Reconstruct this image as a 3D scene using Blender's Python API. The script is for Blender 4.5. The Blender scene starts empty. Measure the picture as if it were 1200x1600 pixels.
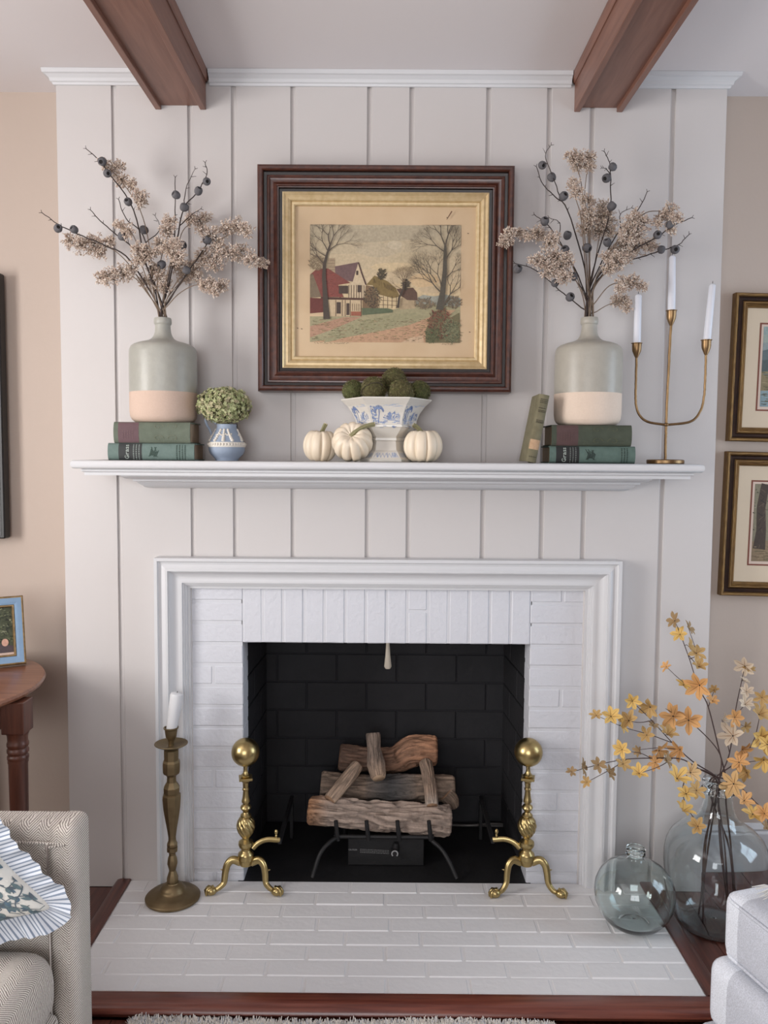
import bpy, bmesh, math, random
import numpy as np
from mathutils import Vector, Matrix, noise

scene = bpy.context.scene
COL = scene.collection
R = math.radians

# ------------------------------------------------------------------ camera
FPX, PITCH, YAW, ROLL = 1287.45, .066647, -.0025088, .0068932
CAM = Vector((0, -2.57616, 1.36859))
fwd = Vector((math.sin(YAW)*math.cos(PITCH), math.cos(YAW)*math.cos(PITCH), -math.sin(PITCH)))
r0 = Vector((math.cos(YAW), -math.sin(YAW), 0))
u0 = Vector((math.sin(YAW)*math.sin(PITCH), math.cos(YAW)*math.sin(PITCH), math.cos(PITCH)))
rgt = r0*math.cos(ROLL) + u0*math.sin(ROLL)
upv = -r0*math.sin(ROLL) + u0*math.cos(ROLL)
cd = bpy.data.cameras.new('camera')
cam = bpy.data.objects.new('camera', cd)
COL.objects.link(cam)
cd.sensor_fit = 'VERTICAL'; cd.sensor_height = 36; cd.sensor_width = 27
cd.lens = FPX/1600*36
cd.clip_start = .05
m3 = Matrix((rgt, upv, -fwd)).transposed()
cam.matrix_world = Matrix.Translation(CAM) @ m3.to_4x4()
scene.camera = cam

# ------------------------------------------------------------------ light
w = bpy.data.worlds.new('daylight'); scene.world = w; w.use_nodes = True
w.node_tree.nodes['Background'].inputs[0].default_value = (.80, .88, 1, 1)
w.node_tree.nodes['Background'].inputs[1].default_value = .6

def window_light(name, loc, rot, sx, sy, power, col):
    l = bpy.data.lights.new(name, 'AREA'); l.shape = 'RECTANGLE'; l.size = sx; l.size_y = sy
    l.energy = power; l.color = col
    o = bpy.data.objects.new(name, l); COL.objects.link(o)
    o.location = loc; o.rotation_euler = rot
    return o
# daylight entering by the room's windows (built further down; the rear one is added)
window_light('window_daylight_left', (-2.47, -1.75, 1.45), (0, R(-90), 0), 1.46, 1.16, 92, (1, .975, .955))
window_light('window_daylight_right', (2.47, -.80, 1.40), (0, R(90), 0), 1.46, 1.0, 27, (.68, .84, 1))
window_light('rear_fill_light', (-.5, -4.47, 1.45), (R(90), 0, 0), 1.92, 1.52, 60, (.95, .97, 1))  # unseen source added behind the camera for frontal fill
vs = scene.view_settings
vs.view_transform = 'Standard'; vs.look = 'None'; vs.gamma = 1; vs.use_curve_mapping = False
vs.exposure = 0.0

# ------------------------------------------------------------------ helpers
def at(px, py, Y):
    d = fwd + rgt*((px-600)/FPX) - upv*((py-800)/FPX)
    return CAM + d*((Y-CAM.y)/d.y)
def atz(px, py, Z):
    d = fwd + rgt*((px-600)/FPX) - upv*((py-800)/FPX)
    return CAM + d*((Z-CAM.z)/d.z)
def lin(c):
    return tuple((x/255/12.92 if x/255 <= .04045 else ((x/255+.055)/1.055)**2.4) for x in c)

def srgb_node_color(c): return (*lin(c), 1)

def mat(name, col, rough=.6, metal=0, var=None, bump=None, spec=.5, col2=None, stretch=None, coat=0):
    """var=(scale, amount, detail) mixes col with col2 by noise; bump=(scale, strength, detail)."""
    m = bpy.data.materials.new(name); m.use_nodes = True
    nt = m.node_tree; b = nt.nodes['Principled BSDF']
    b.inputs['Base Color'].default_value = srgb_node_color(col)
    b.inputs['Roughness'].default_value = rough; b.inputs['Metallic'].default_value = metal
    b.inputs['Specular IOR Level'].default_value = spec
    b.inputs['Coat Weight'].default_value = coat
    tc = nt.nodes.new('ShaderNodeTexCoord'); mp = nt.nodes.new('ShaderNodeMapping')
    nt.links.new(tc.outputs['Object'], mp.inputs['Vector'])
    if stretch: mp.inputs['Scale'].default_value = stretch
    if var:
        n = nt.nodes.new('ShaderNodeTexNoise'); n.inputs['Scale'].default_value = var[0]
        n.inputs['Detail'].default_value = var[2] if len(var) > 2 else 4
        nt.links.new(mp.outputs[0], n.inputs['Vector'])
        rp = nt.nodes.new('ShaderNodeMapRange')
        rp.inputs[1].default_value = .5-.28/max(var[1], .01)*.5 if var[1] > 1 else .25
        rp.inputs[2].default_value = .5+.28/max(var[1], .01)*.5 if var[1] > 1 else .75
        nt.links.new(n.outputs['Fac'], rp.inputs[0])
        mx = nt.nodes.new('ShaderNodeMix'); mx.data_type = 'RGBA'
        c2 = col2 or tuple(max(0, x*.8) for x in col)
        mx.inputs['A'].default_value = srgb_node_color(col); mx.inputs['B'].default_value = srgb_node_color(c2)
        if var[1] <= 1: rp.inputs[4].default_value = var[1]
        nt.links.new(rp.outputs[0], mx.inputs['Factor'])
        nt.links.new(mx.outputs['Result'], b.inputs['Base Color'])
    if bump:
        n = nt.nodes.new('ShaderNodeTexNoise'); n.inputs['Scale'].default_value = bump[0]
        n.inputs['Detail'].default_value = bump[2] if len(bump) > 2 else 3
        nt.links.new(mp.outputs[0], n.inputs['Vector'])
        bp = nt.nodes.new('ShaderNodeBump'); bp.inputs['Strength'].default_value = bump[1]
        bp.inputs['Distance'].default_value = .004
        nt.links.new(n.outputs['Fac'], bp.inputs['Height']); nt.links.new(bp.outputs[0], b.inputs['Normal'])
    return m

class MB:
    """collects geometry for ONE mesh"""
    def __init__(s): s.v = []; s.f = []; s.mi = []; s.uv = {}; s.col = []; s.usecol = False
    def add(s, vs, fs, mi=0, M=None, col=None):
        k = len(s.v)
        s.v += [(M @ Vector(p)) if M else Vector(p) for p in vs]
        s.f += [tuple(i+k for i in f) for f in fs]; s.mi += [mi]*len(fs); s.col += [col]*len(fs)
        if col: s.usecol = True
        return k
    def box(s, x0, x1, y0, y1, z0, z1, mi=0, M=None, b=0):
        if b <= 0:
            vs = [(x, y, z) for x in (x0, x1) for y in (y0, y1) for z in (z0, z1)]
            fs = [(0, 1, 3, 2), (4, 6, 7, 5), (0, 4, 5, 1), (2, 3, 7, 6), (0, 2, 6, 4), (1, 5, 7, 3)]
            s.add(vs, fs, mi, M); return
        b = min(b, abs(x1-x0)*.49, abs(y1-y0)*.49, abs(z1-z0)*.49)
        X = (x0, x1); Y = (y0, y1); Z = (z0, z1); vs = []; idx = {}
        for i in (0, 1):
            for j in (0, 1):
                for k in (0, 1):
                    sx, sy, sz = (1 if i == 0 else -1), (1 if j == 0 else -1), (1 if k == 0 else -1)
                    idx[i, j, k, 0] = len(vs); vs.append((X[i], Y[j]+sy*b, Z[k]+sz*b))
                    idx[i, j, k, 1] = len(vs); vs.append((X[i]+sx*b, Y[j], Z[k]+sz*b))
                    idx[i, j, k, 2] = len(vs); vs.append((X[i]+sx*b, Y[j]+sy*b, Z[k]))
        q = lambda *a: idx[a]
        fs = []
        for i in (0, 1): fs.append([q(i,0,0,0), q(i,1,0,0), q(i,1,1,0), q(i,0,1,0)])
        for j in (0, 1): fs.append([q(0,j,0,1), q(1,j,0,1), q(1,j,1,1), q(0,j,1,1)])
        for k in (0, 1): fs.append([q(0,0,k,2), q(1,0,k,2), q(1,1,k,2), q(0,1,k,2)])
        for i in (0, 1):
            for j in (0, 1): fs.append([q(i,j,0,0), q(i,j,1,0), q(i,j,1,1), q(i,j,0,1)])
            for k in (0, 1): fs.append([q(i,0,k,0), q(i,1,k,0), q(i,1,k,2), q(i,0,k,2)])
        for j in (0, 1):
            for k in (0, 1): fs.append([q(0,j,k,1), q(1,j,k,1), q(1,j,k,2), q(0,j,k,2)])
        for i in (0, 1):
            for j in (0, 1):
                for k in (0, 1): fs.append([q(i,j,k,0), q(i,j,k,1), q(i,j,k,2)])
        c = Vector(((x0+x1)/2, (y0+y1)/2, (z0+z1)/2)); out = []
        for f in fs:
            p = [Vector(vs[t]) for t in f]; n = (p[1]-p[0]).cross(p[2]-p[0])
            out.append(tuple(f) if n.dot(sum(p, Vector())/len(p)-c) > 0 else tuple(reversed(f)))
        s.add(vs, out, mi, M)
    def lathe(s, prof, n=32, c=(0, 0, 0), mi=0, M=None, ph=0, rfun=None):
        vs = []; fs = []; c = Vector(c)
        for j, (r, z) in enumerate(prof):
            for i in range(n):
                a = ph+2*math.pi*i/n; rr = r*(rfun(a, z) if rfun else 1)
                vs.append(c+Vector((rr*math.cos(a), rr*math.sin(a), z)))
        for j in range(len(prof)-1):
            for i in range(n):
                k = (i+1) % n
                fs.append((j*n+i, j*n+k, (j+1)*n+k, (j+1)*n+i))
        if prof[0][0] > 1e-6: fs.append(tuple(range(n-1, -1, -1)))
        if prof[-1][0] > 1e-6: fs.append(tuple((len(prof)-1)*n+i for i in range(n)))
        s.add(vs, fs, mi, M)
    def tube(s, pts, rad, n=8, mi=0, M=None, caps=True, squash=None, rfun=None, col=None):
        pts = [Vector(p) for p in pts]
        if not isinstance(rad, (list, tuple)): rad = [rad]*len(pts)
        vs = []; fs = []; prev = None
        for j, p in enumerate(pts):
            t = (pts[min(j+1, len(pts)-1)]-pts[max(j-1, 0)])
            if t.length < 1e-9: t = Vector((0, 0, 1))
            t.normalize()
            if prev is None:
                a = Vector((0, 0, 1)) if abs(t.z) < .9 else Vector((0, 1, 0))
                x = t.cross(a).normalized()
            else:
                x = prev-t*prev.dot(t)
                x = x.normalized() if x.length > 1e-6 else t.orthogonal().normalized()
            prev = x; y = t.cross(x)
            for i in range(n):
                a = 2*math.pi*i/n; rr = rad[j]*(rfun(a, j/(len(pts)-1)) if rfun else 1)
                sx, sy = squash or (1, 1)
                vs.append(p+x*rr*math.cos(a)*sx+y*rr*math.sin(a)*sy)
        for j in range(len(pts)-1):
            for i in range(n):
                k = (i+1) % n
                fs.append((j*n+i, j*n+k, (j+1)*n+k, (j+1)*n+i))
        if caps:
            fs.append(tuple(range(n-1, -1, -1))); fs.append(tuple((len(pts)-1)*n+i for i in range(n)))
        s.add(vs, fs, mi, M, col)
    def ball(s, c, r, n=16, m=10, mi=0, sc=(1, 1, 1), M=None):
        vs = [(c[0], c[1], c[2]-r*sc[2])]; fs = []
        for j in range(1, m):
            th = -math.pi/2+math.pi*j/m
            for i in range(n):
                a = 2*math.pi*i/n
                vs.append((c[0]+r*sc[0]*math.cos(th)*math.cos(a), c[1]+r*sc[1]*math.cos(th)*math.sin(a), c[2]+r*sc[2]*math.sin(th)))
        vs.append((c[0], c[1], c[2]+r*sc[2])); top = len(vs)-1
        for i in range(n):
            k = (i+1) % n
            fs.append((0, 1+k, 1+i)); fs.append((top, 1+(m-2)*n+i, 1+(m-2)*n+k))
            for j in range(m-2):
                a0 = 1+j*n
                fs.append((a0+i, a0+k, a0+n+k, a0+n+i))
        s.add(vs, fs, mi, M)
    def octa(s, c, ax, r, l, col=None):
        """a small pointed seed along ax"""
        c = Vector(c); ax = ax.normalized(); x = ax.orthogonal().normalized(); y = ax.cross(x)
        vs = [c-ax*l, c+x*r, c+y*r, c-x*r, c-y*r, c+ax*l]
        s.add(vs, [(0, 2, 1), (0, 3, 2), (0, 4, 3), (0, 1, 4), (5, 1, 2), (5, 2, 3), (5, 3, 4), (5, 4, 1)], 0, None, col)
    def prism(s, poly, fn0, fn1, mi=0):
        """poly of (a,b) pairs between two maps to 3D"""
        n = len(poly); vs = [fn0(*p) for p in poly]+[fn1(*p) for p in poly]
        fs = [tuple(range(n-1, -1, -1)), tuple(range(n, 2*n))]
        fs += [(i, (i+1) % n, n+(i+1) % n, n+i) for i in range(n)]
        s.add(vs, fs, mi)
    def sweep(s, path, prof, to3d, closed=False, mi=0, caps=True):
        """mitred moulding: path of 2D points, profile of (offset to the right of travel, height)"""
        n = len(path); m = len(prof); vs = []; fs = []
        def nrm(a, b):
            d = (b[0]-a[0], b[1]-a[1]); L = math.hypot(*d); return (d[1]/L, -d[0]/L)
        for i, p in enumerate(path):
            ns = []
            if closed or i > 0: ns.append(nrm(path[i-1], p))
            if closed or i < n-1: ns.append(nrm(p, path[(i+1) % n]))
            if len(ns) == 2:
                sx, sy = ns[0][0]+ns[1][0], ns[0][1]+ns[1][1]; k = 1+ns[0][0]*ns[1][0]+ns[0][1]*ns[1][1]
                o = (sx/k, sy/k)
            else: o = ns[0]
            for (a, h) in prof: vs.append(to3d(p[0]+o[0]*a, p[1]+o[1]*a, h))
        for i in range(n if closed else n-1):
            j = (i+1) % n
            for t in range(m-1):
                fs.append((i*m+t, j*m+t, j*m+t+1, i*m+t+1))
        if caps and not closed:
            fs.append(tuple(range(m))); fs.append(tuple((n-1)*m+t for t in range(m-1, -1, -1)))
        s.add(vs, fs, mi)
    def build(s, name, mats, parent=None, local=False, smooth=None, kind=None, uvs=None, fixn=True):
        me = bpy.data.meshes.new(name)
        off = Vector()
        if parent is not None and not local:
            p = parent
            while p is not None: off += p.location; p = p.parent
        me.from_pydata([tuple(p-off) for p in s.v], [], s.f)
        for m in (mats if isinstance(mats, (list, tuple)) else [mats]): me.materials.append(m)
        me.polygons.foreach_set('material_index', s.mi)
        if uvs is not None:
            ul = me.uv_layers.new(name='UVMap')
            for lp in me.loops: ul.data[lp.index].uv = uvs[lp.vertex_index]
        if s.usecol:
            ca = me.color_attributes.new('Col', 'FLOAT_COLOR', 'CORNER')
            for po, c in zip(me.polygons, s.col):
                c = (*lin(c), 1) if c else (1, 1, 1, 1)
                for li in po.loop_indices: ca.data[li].color = c
        me.update()
        if fixn:
            bm = bmesh.new(); bm.from_mesh(me); bmesh.ops.recalc_face_normals(bm, faces=bm.faces); bm.to_mesh(me); bm.free()
        if smooth:
            me.polygons.foreach_set('use_smooth', [True]*len(me.polygons))
            me.set_sharp_from_angle(angle=R(smooth))
        o = bpy.data.objects.new(name, me); COL.objects.link(o)
        if parent is not None: o.parent = parent
        if kind: o['kind'] = kind
        return o

def tag(o, label, cat, group=None):
    o['label'] = label; o['category'] = cat
    if group: o['group'] = group
    return o
def thing(name, label, cat, loc, group=None, rz=0):
    o = bpy.data.objects.new(name, None); COL.objects.link(o)
    o.empty_display_size = .05
    o.location = loc; o.rotation_euler = (0, 0, rz)
    return tag(o, label, cat, group)
def structure(o): o['kind'] = 'structure'; return o
def link_copy(src, name, parent=None, loc=None):
    o = src.copy(); o.name = name; COL.objects.link(o)
    if parent is not None: o.parent = parent
    if loc is not None: o.location = loc
    return o
def smoothpath(pts, n=6):
    """Catmull-Rom through the points"""
    P = [Vector(p) for p in pts]
    if len(P) < 3: return [P[0].lerp(P[-1], t/n) for t in range(n+1)]
    P = [P[0]*2-P[1]]+P+[P[-1]*2-P[-2]]; out = []
    for i in range(1, len(P)-2):
        for k in range(n):
            t = k/n; a, b, c, d = P[i-1:i+3]
            out.append(.5*((2*b)+(c-a)*t+(2*a-5*b+4*c-d)*t*t+(3*b-a-3*c+d)*t**3))
    out.append(P[-2]); return out
def text_geo(s, size):
    cu = bpy.data.curves.new('lettering', 'FONT'); cu.body = s; cu.size = size; cu.resolution_u = 2
    o = bpy.data.objects.new('lettering', cu); COL.objects.link(o)
    bpy.context.view_layer.update()
    me = o.evaluated_get(bpy.context.evaluated_depsgraph_get()).to_mesh()
    vs = [tuple(v.co) for v in me.vertices]; fs = [tuple(p.vertices) for p in me.polygons]
    wd = max((v[0] for v in vs), default=0)
    bpy.data.objects.remove(o, do_unlink=True); bpy.data.curves.remove(cu)
    return vs, fs, wd

class Ink:
    """flat print: strokes and shapes in (u,v) put on a surface by fn(u,v,layer)"""
    def __init__(s, fn): s.fn = fn; s.mb = MB(); s.layer = 0
    def poly(s, pts, col):
        s.layer += 1
        # fan triangulation through bmesh-free ear of simple shapes: keep as one ngon
        s.mb.add([s.fn(u, v, s.layer) for u, v in pts], [tuple(range(len(pts)))], 0, None, col)
    def stroke(s, pts, wd, col, same=False):
        s.layer += .12 if same else 1
        n = len(pts)
        if not isinstance(wd, (list, tuple)): wd = [wd]*n
        vs = []
        for i, (u, v) in enumerate(pts):
            a = pts[max(i-1, 0)]; b = pts[min(i+1, n-1)]
            dx, dy = b[0]-a[0], b[1]-a[1]; L = math.hypot(dx, dy) or 1
            ox, oy = -dy/L*wd[i]/2, dx/L*wd[i]/2
            vs += [s.fn(u+ox, v+oy, s.layer), s.fn(u-ox, v-oy, s.layer)]
        s.mb.add(vs, [(2*i, 2*i+1, 2*i+3, 2*i+2) for i in range(n-1)], 0, None, col)

def ink_material(name, rough=.7, warm=None):
    m = bpy.data.materials.new(name); m.use_nodes = True; nt = m.node_tree
    b = nt.nodes['Principled BSDF']; b.inputs['Roughness'].default_value = rough
    a = nt.nodes.new('ShaderNodeVertexColor'); a.layer_name = 'Col'
    tc = nt.nodes.new('ShaderNodeTexCoord'); n = nt.nodes.new('ShaderNodeTexNoise')
    n.inputs['Scale'].default_value = 160; n.inputs['Detail'].default_value = 5
    nt.links.new(tc.outputs['Object'], n.inputs['Vector'])
    mr = nt.nodes.new('ShaderNodeMapRange'); mr.inputs[1].default_value = .3; mr.inputs[2].default_value = .7
    mr.inputs[3].default_value = .86; mr.inputs[4].default_value = 1.08
    nt.links.new(n.outputs['Fac'], mr.inputs[0])
    mx = nt.nodes.new('ShaderNodeMix'); mx.data_type = 'RGBA'; mx.blend_type = 'MULTIPLY'; mx.inputs['Factor'].default_value = 1
    nt.links.new(a.outputs['Color'], mx.inputs['A']); nt.links.new(mr.outputs[0], mx.inputs['B'])
    nt.links.new(mx.outputs['Result'], b.inputs['Base Color'])
    return m

def wood(name, c1, c2, rough=.4, stretch=(1, 30, 30), scale=3, coat=.15, bump=.08):
    m = bpy.data.materials.new(name); m.use_nodes = True; nt = m.node_tree; b = nt.nodes['Principled BSDF']
    tc = nt.nodes.new('ShaderNodeTexCoord'); mp = nt.nodes.new('ShaderNodeMapping'); mp.inputs['Scale'].default_value = stretch
    nt.links.new(tc.outputs['Object'], mp.inputs['Vector'])
    n = nt.nodes.new('ShaderNodeTexNoise'); n.inputs['Scale'].default_value = scale; n.inputs['Detail'].default_value = 6; n.inputs['Distortion'].default_value = .6
    nt.links.new(mp.outputs[0], n.inputs['Vector'])
    rp = nt.nodes.new('ShaderNodeMapRange'); rp.inputs[1].default_value = .3; rp.inputs[2].default_value = .7
    nt.links.new(n.outputs['Fac'], rp.inputs[0])
    mx = nt.nodes.new('ShaderNodeMix'); mx.data_type = 'RGBA'
    mx.inputs['A'].default_value = srgb_node_color(c1); mx.inputs['B'].default_value = srgb_node_color(c2)
    nt.links.new(rp.outputs[0], mx.inputs['Factor']); nt.links.new(mx.outputs['Result'], b.inputs['Base Color'])
    b.inputs['Roughness'].default_value = rough; b.inputs['Coat Weight'].default_value = coat; b.inputs['Coat Roughness'].default_value = .25
    bp = nt.nodes.new('ShaderNodeBump'); bp.inputs['Strength'].default_value = bump; bp.inputs['Distance'].default_value = .003
    nt.links.new(n.outputs['Fac'], bp.inputs['Height']); nt.links.new(bp.outputs[0], b.inputs['Normal'])
    return m

def herringbone(name, ax, c1, c2, cw=.021, pitch=.0056):
    """woven zigzag; ax = the two object axes of the face, e.g. 'xz'"""
    m = bpy.data.materials.new(name); m.use_nodes = True; nt = m.node_tree; b = nt.nodes['Principled BSDF']
    b.inputs['Roughness'].default_value = .9; b.inputs['Specular IOR Level'].default_value = .15
    L = nt.links.new
    def math_(op, a, bb=None):
        n = nt.nodes.new('ShaderNodeMath'); n.operation = op
        for k, x in enumerate((a, bb)):
            if x is None: continue
            if isinstance(x, (int, float)): n.inputs[k].default_value = x
            else: L(x, n.inputs[k])
        return n.outputs[0]
    tc = nt.nodes.new('ShaderNodeTexCoord'); sp = nt.nodes.new('ShaderNodeSeparateXYZ'); L(tc.outputs['Object'], sp.inputs[0])
    o = {'x': sp.outputs[0], 'y': sp.outputs[1], 'z': sp.outputs[2]}
    nz = nt.nodes.new('ShaderNodeTexNoise'); nz.inputs['Scale'].default_value = 60; L(tc.outputs['Object'], nz.inputs['Vector'])
    wob = math_('MULTIPLY', math_('SUBTRACT', nz.outputs['Fac'], .5), .004)
    u = math_('ADD', o[ax[0]], wob); v = math_('ADD', o[ax[1]], wob)
    tri = math_('PINGPONG', u, cw)
    t = math_('FRACT', math_('DIVIDE', math_('ADD', v, tri), pitch))
    st = math_('SMOOTH_MIN', math_('ABSOLUTE', math_('SUBTRACT', t, .5)), .5)
    mr = nt.nodes.new('ShaderNodeMapRange'); mr.inputs[1].default_value = .12; mr.inputs[2].default_value = .3; L(st, mr.inputs[0])
    n2 = nt.nodes.new('ShaderNodeTexNoise'); n2.inputs['Scale'].default_value = 400; L(tc.outputs['Object'], n2.inputs['Vector'])
    f = math_('ADD', mr.outputs[0], math_('MULTIPLY', math_('SUBTRACT', n2.outputs['Fac'], .5), .8))
    cl = nt.nodes.new('ShaderNodeClamp'); L(f, cl.inputs[0])
    mx = nt.nodes.new('ShaderNodeMix'); mx.data_type = 'RGBA'
    mx.inputs['A'].default_value = srgb_node_color(c2); mx.inputs['B'].default_value = srgb_node_color(c1)
    L(cl.outputs[0], mx.inputs['Factor']); L(mx.outputs['Result'], b.inputs['Base Color'])
    bp = nt.nodes.new('ShaderNodeBump'); bp.inputs['Strength'].default_value = .3; bp.inputs['Distance'].default_value = .002
    L(cl.outputs[0], bp.inputs['Height']); L(bp.outputs[0], b.inputs['Normal'])
    return m

# ------------------------------------------------------------------ shared materials
WHITE = mat('white_paint', (199, 194, 192), .45, bump=(60, .05))
WHITE_TRIM = mat('white_gloss_paint', (207, 207, 209), .38)
WHITE_BRICK = mat('painted_brick', (208, 209, 215), .5, bump=(70, .6, 7))
WHITE_HEARTH = mat('painted_hearth_brick', (220, 218, 218), .45, bump=(45, .35, 6))
CEILP = mat('ceiling_paint', (222, 216, 216), .8, bump=(30, .05))
BEIGE = mat('beige_wall_paint', (187, 171, 159), .75, bump=(80, .08))
BEAM = wood('stained_beam', (134, 94, 78), (112, 74, 60), .42, (14, 1, 14), 4)
OAK = wood('dark_floor_wood', (104, 58, 46), (62, 30, 26), .3, (34, 1.6, 34), 3, .3)
OAKX = wood('hearth_trim_wood', (128, 70, 54), (88, 42, 34), .3, (1.6, 34, 34), 3, .3)
BRASS = mat('brass', (190, 170, 120), .3, 1, var=(18, .55, 4), col2=(150, 128, 84))
BRASS_OLD = mat('aged_brass', (142, 124, 94), .48, .9, var=(22, .8, 5), col2=(104, 88, 64))
BRONZE = mat('antique_bronze', (152, 124, 90), .4, 1, var=(30, .7, 4), col2=(108, 84, 60))
IRON = mat('black_iron', (30, 29, 30), .55, .3, bump=(60, .3))
WAX = mat('white_wax', (214, 214, 216), .45)
WICK = mat('burnt_wick', (30, 26, 24), .9)
# ================================================================== room shell
ZC = 2.525; ZF = -.025; XL, XR = -1.011, 1.0244; YW = .14
def shell(name, boxes, m):
    b = MB()
    for q in boxes: b.box(*q)
    return structure(b.build(name, m))
shell('ceiling', [(-2.46, 2.46, -4.46, .2, ZC, ZC+.06)], CEILP)
fl = shell('floor', [(-2.46, 2.46, -4.46, .2, -.09, ZF-.014)], OAK)
shell('wall_alcove_left', [(-2.46, XL, YW, YW+.06, -.09, ZC)], BEIGE)
shell('wall_alcove_right', [(XR, 2.46, YW, YW+.06, -.09, ZC)], BEIGE)
def holed_x(name, x0, x1, y0, y1, hy0, hy1, hz0, hz1):
    return shell(name, [(x0, x1, y0, hy0, -.09, ZC), (x0, x1, hy1, y1, -.09, ZC), (x0, x1, hy0, hy1, -.09, hz0), (x0, x1, hy0, hy1, hz1, ZC)], BEIGE)
holed_x('wall_left', -2.46, -2.40, -4.46, .14, -2.33, -1.17, .72, 2.18)
holed_x('wall_right', 2.40, 2.46, -4.46, .14, -1.30, -.30, .67, 2.13)
shell('wall_rear', [(-2.4, -1.46, -4.46, -4.4, -.09, ZC), (.46, 2.4, -4.46, -4.4, -.09, ZC), (-1.46, .46, -4.46, -4.4, -.09, .69), (-1.46, .46, -4.46, -4.4, 2.21, ZC)], BEIGE)
def window(name, boxes):
    b = MB()
    for q in boxes: b.box(*q)
    return structure(b.build(name, WHITE_TRIM))
def wside(name, x, y0, y1, z0, z1):
    bs = [(x-.02, x+.02, y0, y0+.04, z0, z1), (x-.02, x+.02, y1-.04, y1, z0, z1), (x-.02, x+.02, y0, y1, z0, z0+.05), (x-.02, x+.02, y0, y1, z1-.05, z1),
          (x-.015, x+.015, y0, y1, (z0+z1)/2-.02, (z0+z1)/2+.02), (x-.012, x+.012, (y0+y1)/2-.012, (y0+y1)/2+.012, z0, z1)]
    return window(name, bs)
wside('window_1', -2.43, -2.33, -1.17, .72, 2.18)
wside('window_2', 2.43, -1.30, -.30, .67, 2.13)
window('added_rear_window', [(-1.46, -1.42, -4.45, -4.41, .69, 2.21), (.42, .46, -4.45, -4.41, .69, 2.21), (-1.46, .46, -4.45, -4.41, .69, .74), (-1.46, .46, -4.45, -4.41, 2.16, 2.21),
                    (-.52, -.48, -4.45, -4.41, .69, 2.21), (-1.46, .46, -4.44, -4.42, 1.43, 1.47)])  # added rear window frame, goes with the frontal fill light
b = MB(); b.sweep([(XR, YW), (2.4, YW)], [(0, ZF), (.016, ZF), (.016, .11), (.012, .118), (.014, .126), (.008, .14), (0, .142)], lambda x, y, h: Vector((x, y, h)))
structure(b.build('baseboard_right', WHITE_TRIM))
b = MB(); b.sweep([(-2.4, YW), (XL, YW)], [(0, ZF), (.016, ZF), (.016, .11), (.012, .118), (.014, .126), (.008, .14), (0, .142)], lambda x, y, h: Vector((x, y, h)))
structure(b.build('baseboard_left', WHITE_TRIM))

# ------------------------------------------------ chimney breast and its boards
OX0, OX1, OZ = -.4515, .4595, .7785          # fireplace opening
br = shell('wall_chimney_breast', [(XL, -.70, .0068, .2, ZF, 2.5), (.70, XR, .0068, .2, ZF, 2.5), (-.70, .70, .0068, .2, .99, ZC), (XL, -.7, .0068, .2, 2.5, ZC), (.7, XR, .0068, .2, 2.5, ZC)], WHITE)
SX = [XL, -.8359, -.6047, -.4721, -.2913, -.0584, .0700, .3027, .4872, .6175, .8619, XR]
for i in range(11):
    x0 = SX[i]+(.007 if i else 0); x1 = SX[i+1]-(.007 if i < 10 else 0)
    z0 = ZF if i in (0, 1, 9, 10) else .965
    b = MB(); b.box(x0, x1, 0, .0066, z0, 2.495, b=.0015)
    b.build('board', WHITE, br)
# crown moulding in three runs between the beams
CP = [(0, 2.486), (.006, 2.486), (.008, 2.492), (.013, 2.494), (.015, 2.503), (.024, 2.511), (.030, 2.513), (.032, 2.5245), (0, 2.5245)]
for nm, path in (('trim_1', [(XL, YW), (XL, 0), (-.7105, 0)]), ('trim_2', [(-.5435, 0), (.5505, 0)]), ('trim_3', [(.7185, 0), (XR, 0), (XR, YW)])):
    b = MB(); b.sweep(path, CP, lambda x, y, h: Vector((x, y, h)))
    structure(b.build(nm, WHITE_TRIM))

# ------------------------------------------------ ceiling beams
for (x0, x1, lab) in ((-.709, -.555, 'brown stained ceiling beam above the vase with the blush base'),
                      (.5616, .708, 'brown stained ceiling beam above the vase beside the candelabra')):
    t = thing('ceiling_beam', lab, 'beam', (x0, 0, 2.416))
    Y0 = -4.4
    b = MB(); b.box(x0+.018, x1-.018, Y0, -.0005, 2.429, 2.445); b.build('bottom_panel', BEAM, t)
    for a, c in ((x0, x0+.018), (x1-.018, x1)):
        b = MB(); b.box(a, c, Y0, -.0005, 2.416, ZC-.0005, b=.0015); b.build('side_board', BEAM, t)
    for xs, sg in ((x0, -1), (x1, 1)):
        pr = [(0, 2.498), (.003, 2.498), (.006, 2.504), (.009, 2.51), (.0095, ZC-.001), (0, ZC-.001)]
        b = MB(); b.prism(pr, lambda a, h: Vector((xs+sg*a, Y0, h)), lambda a, h: Vector((xs+sg*a, -.0005, h)))
        b.build('ceiling_bead', BEAM, t)

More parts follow.
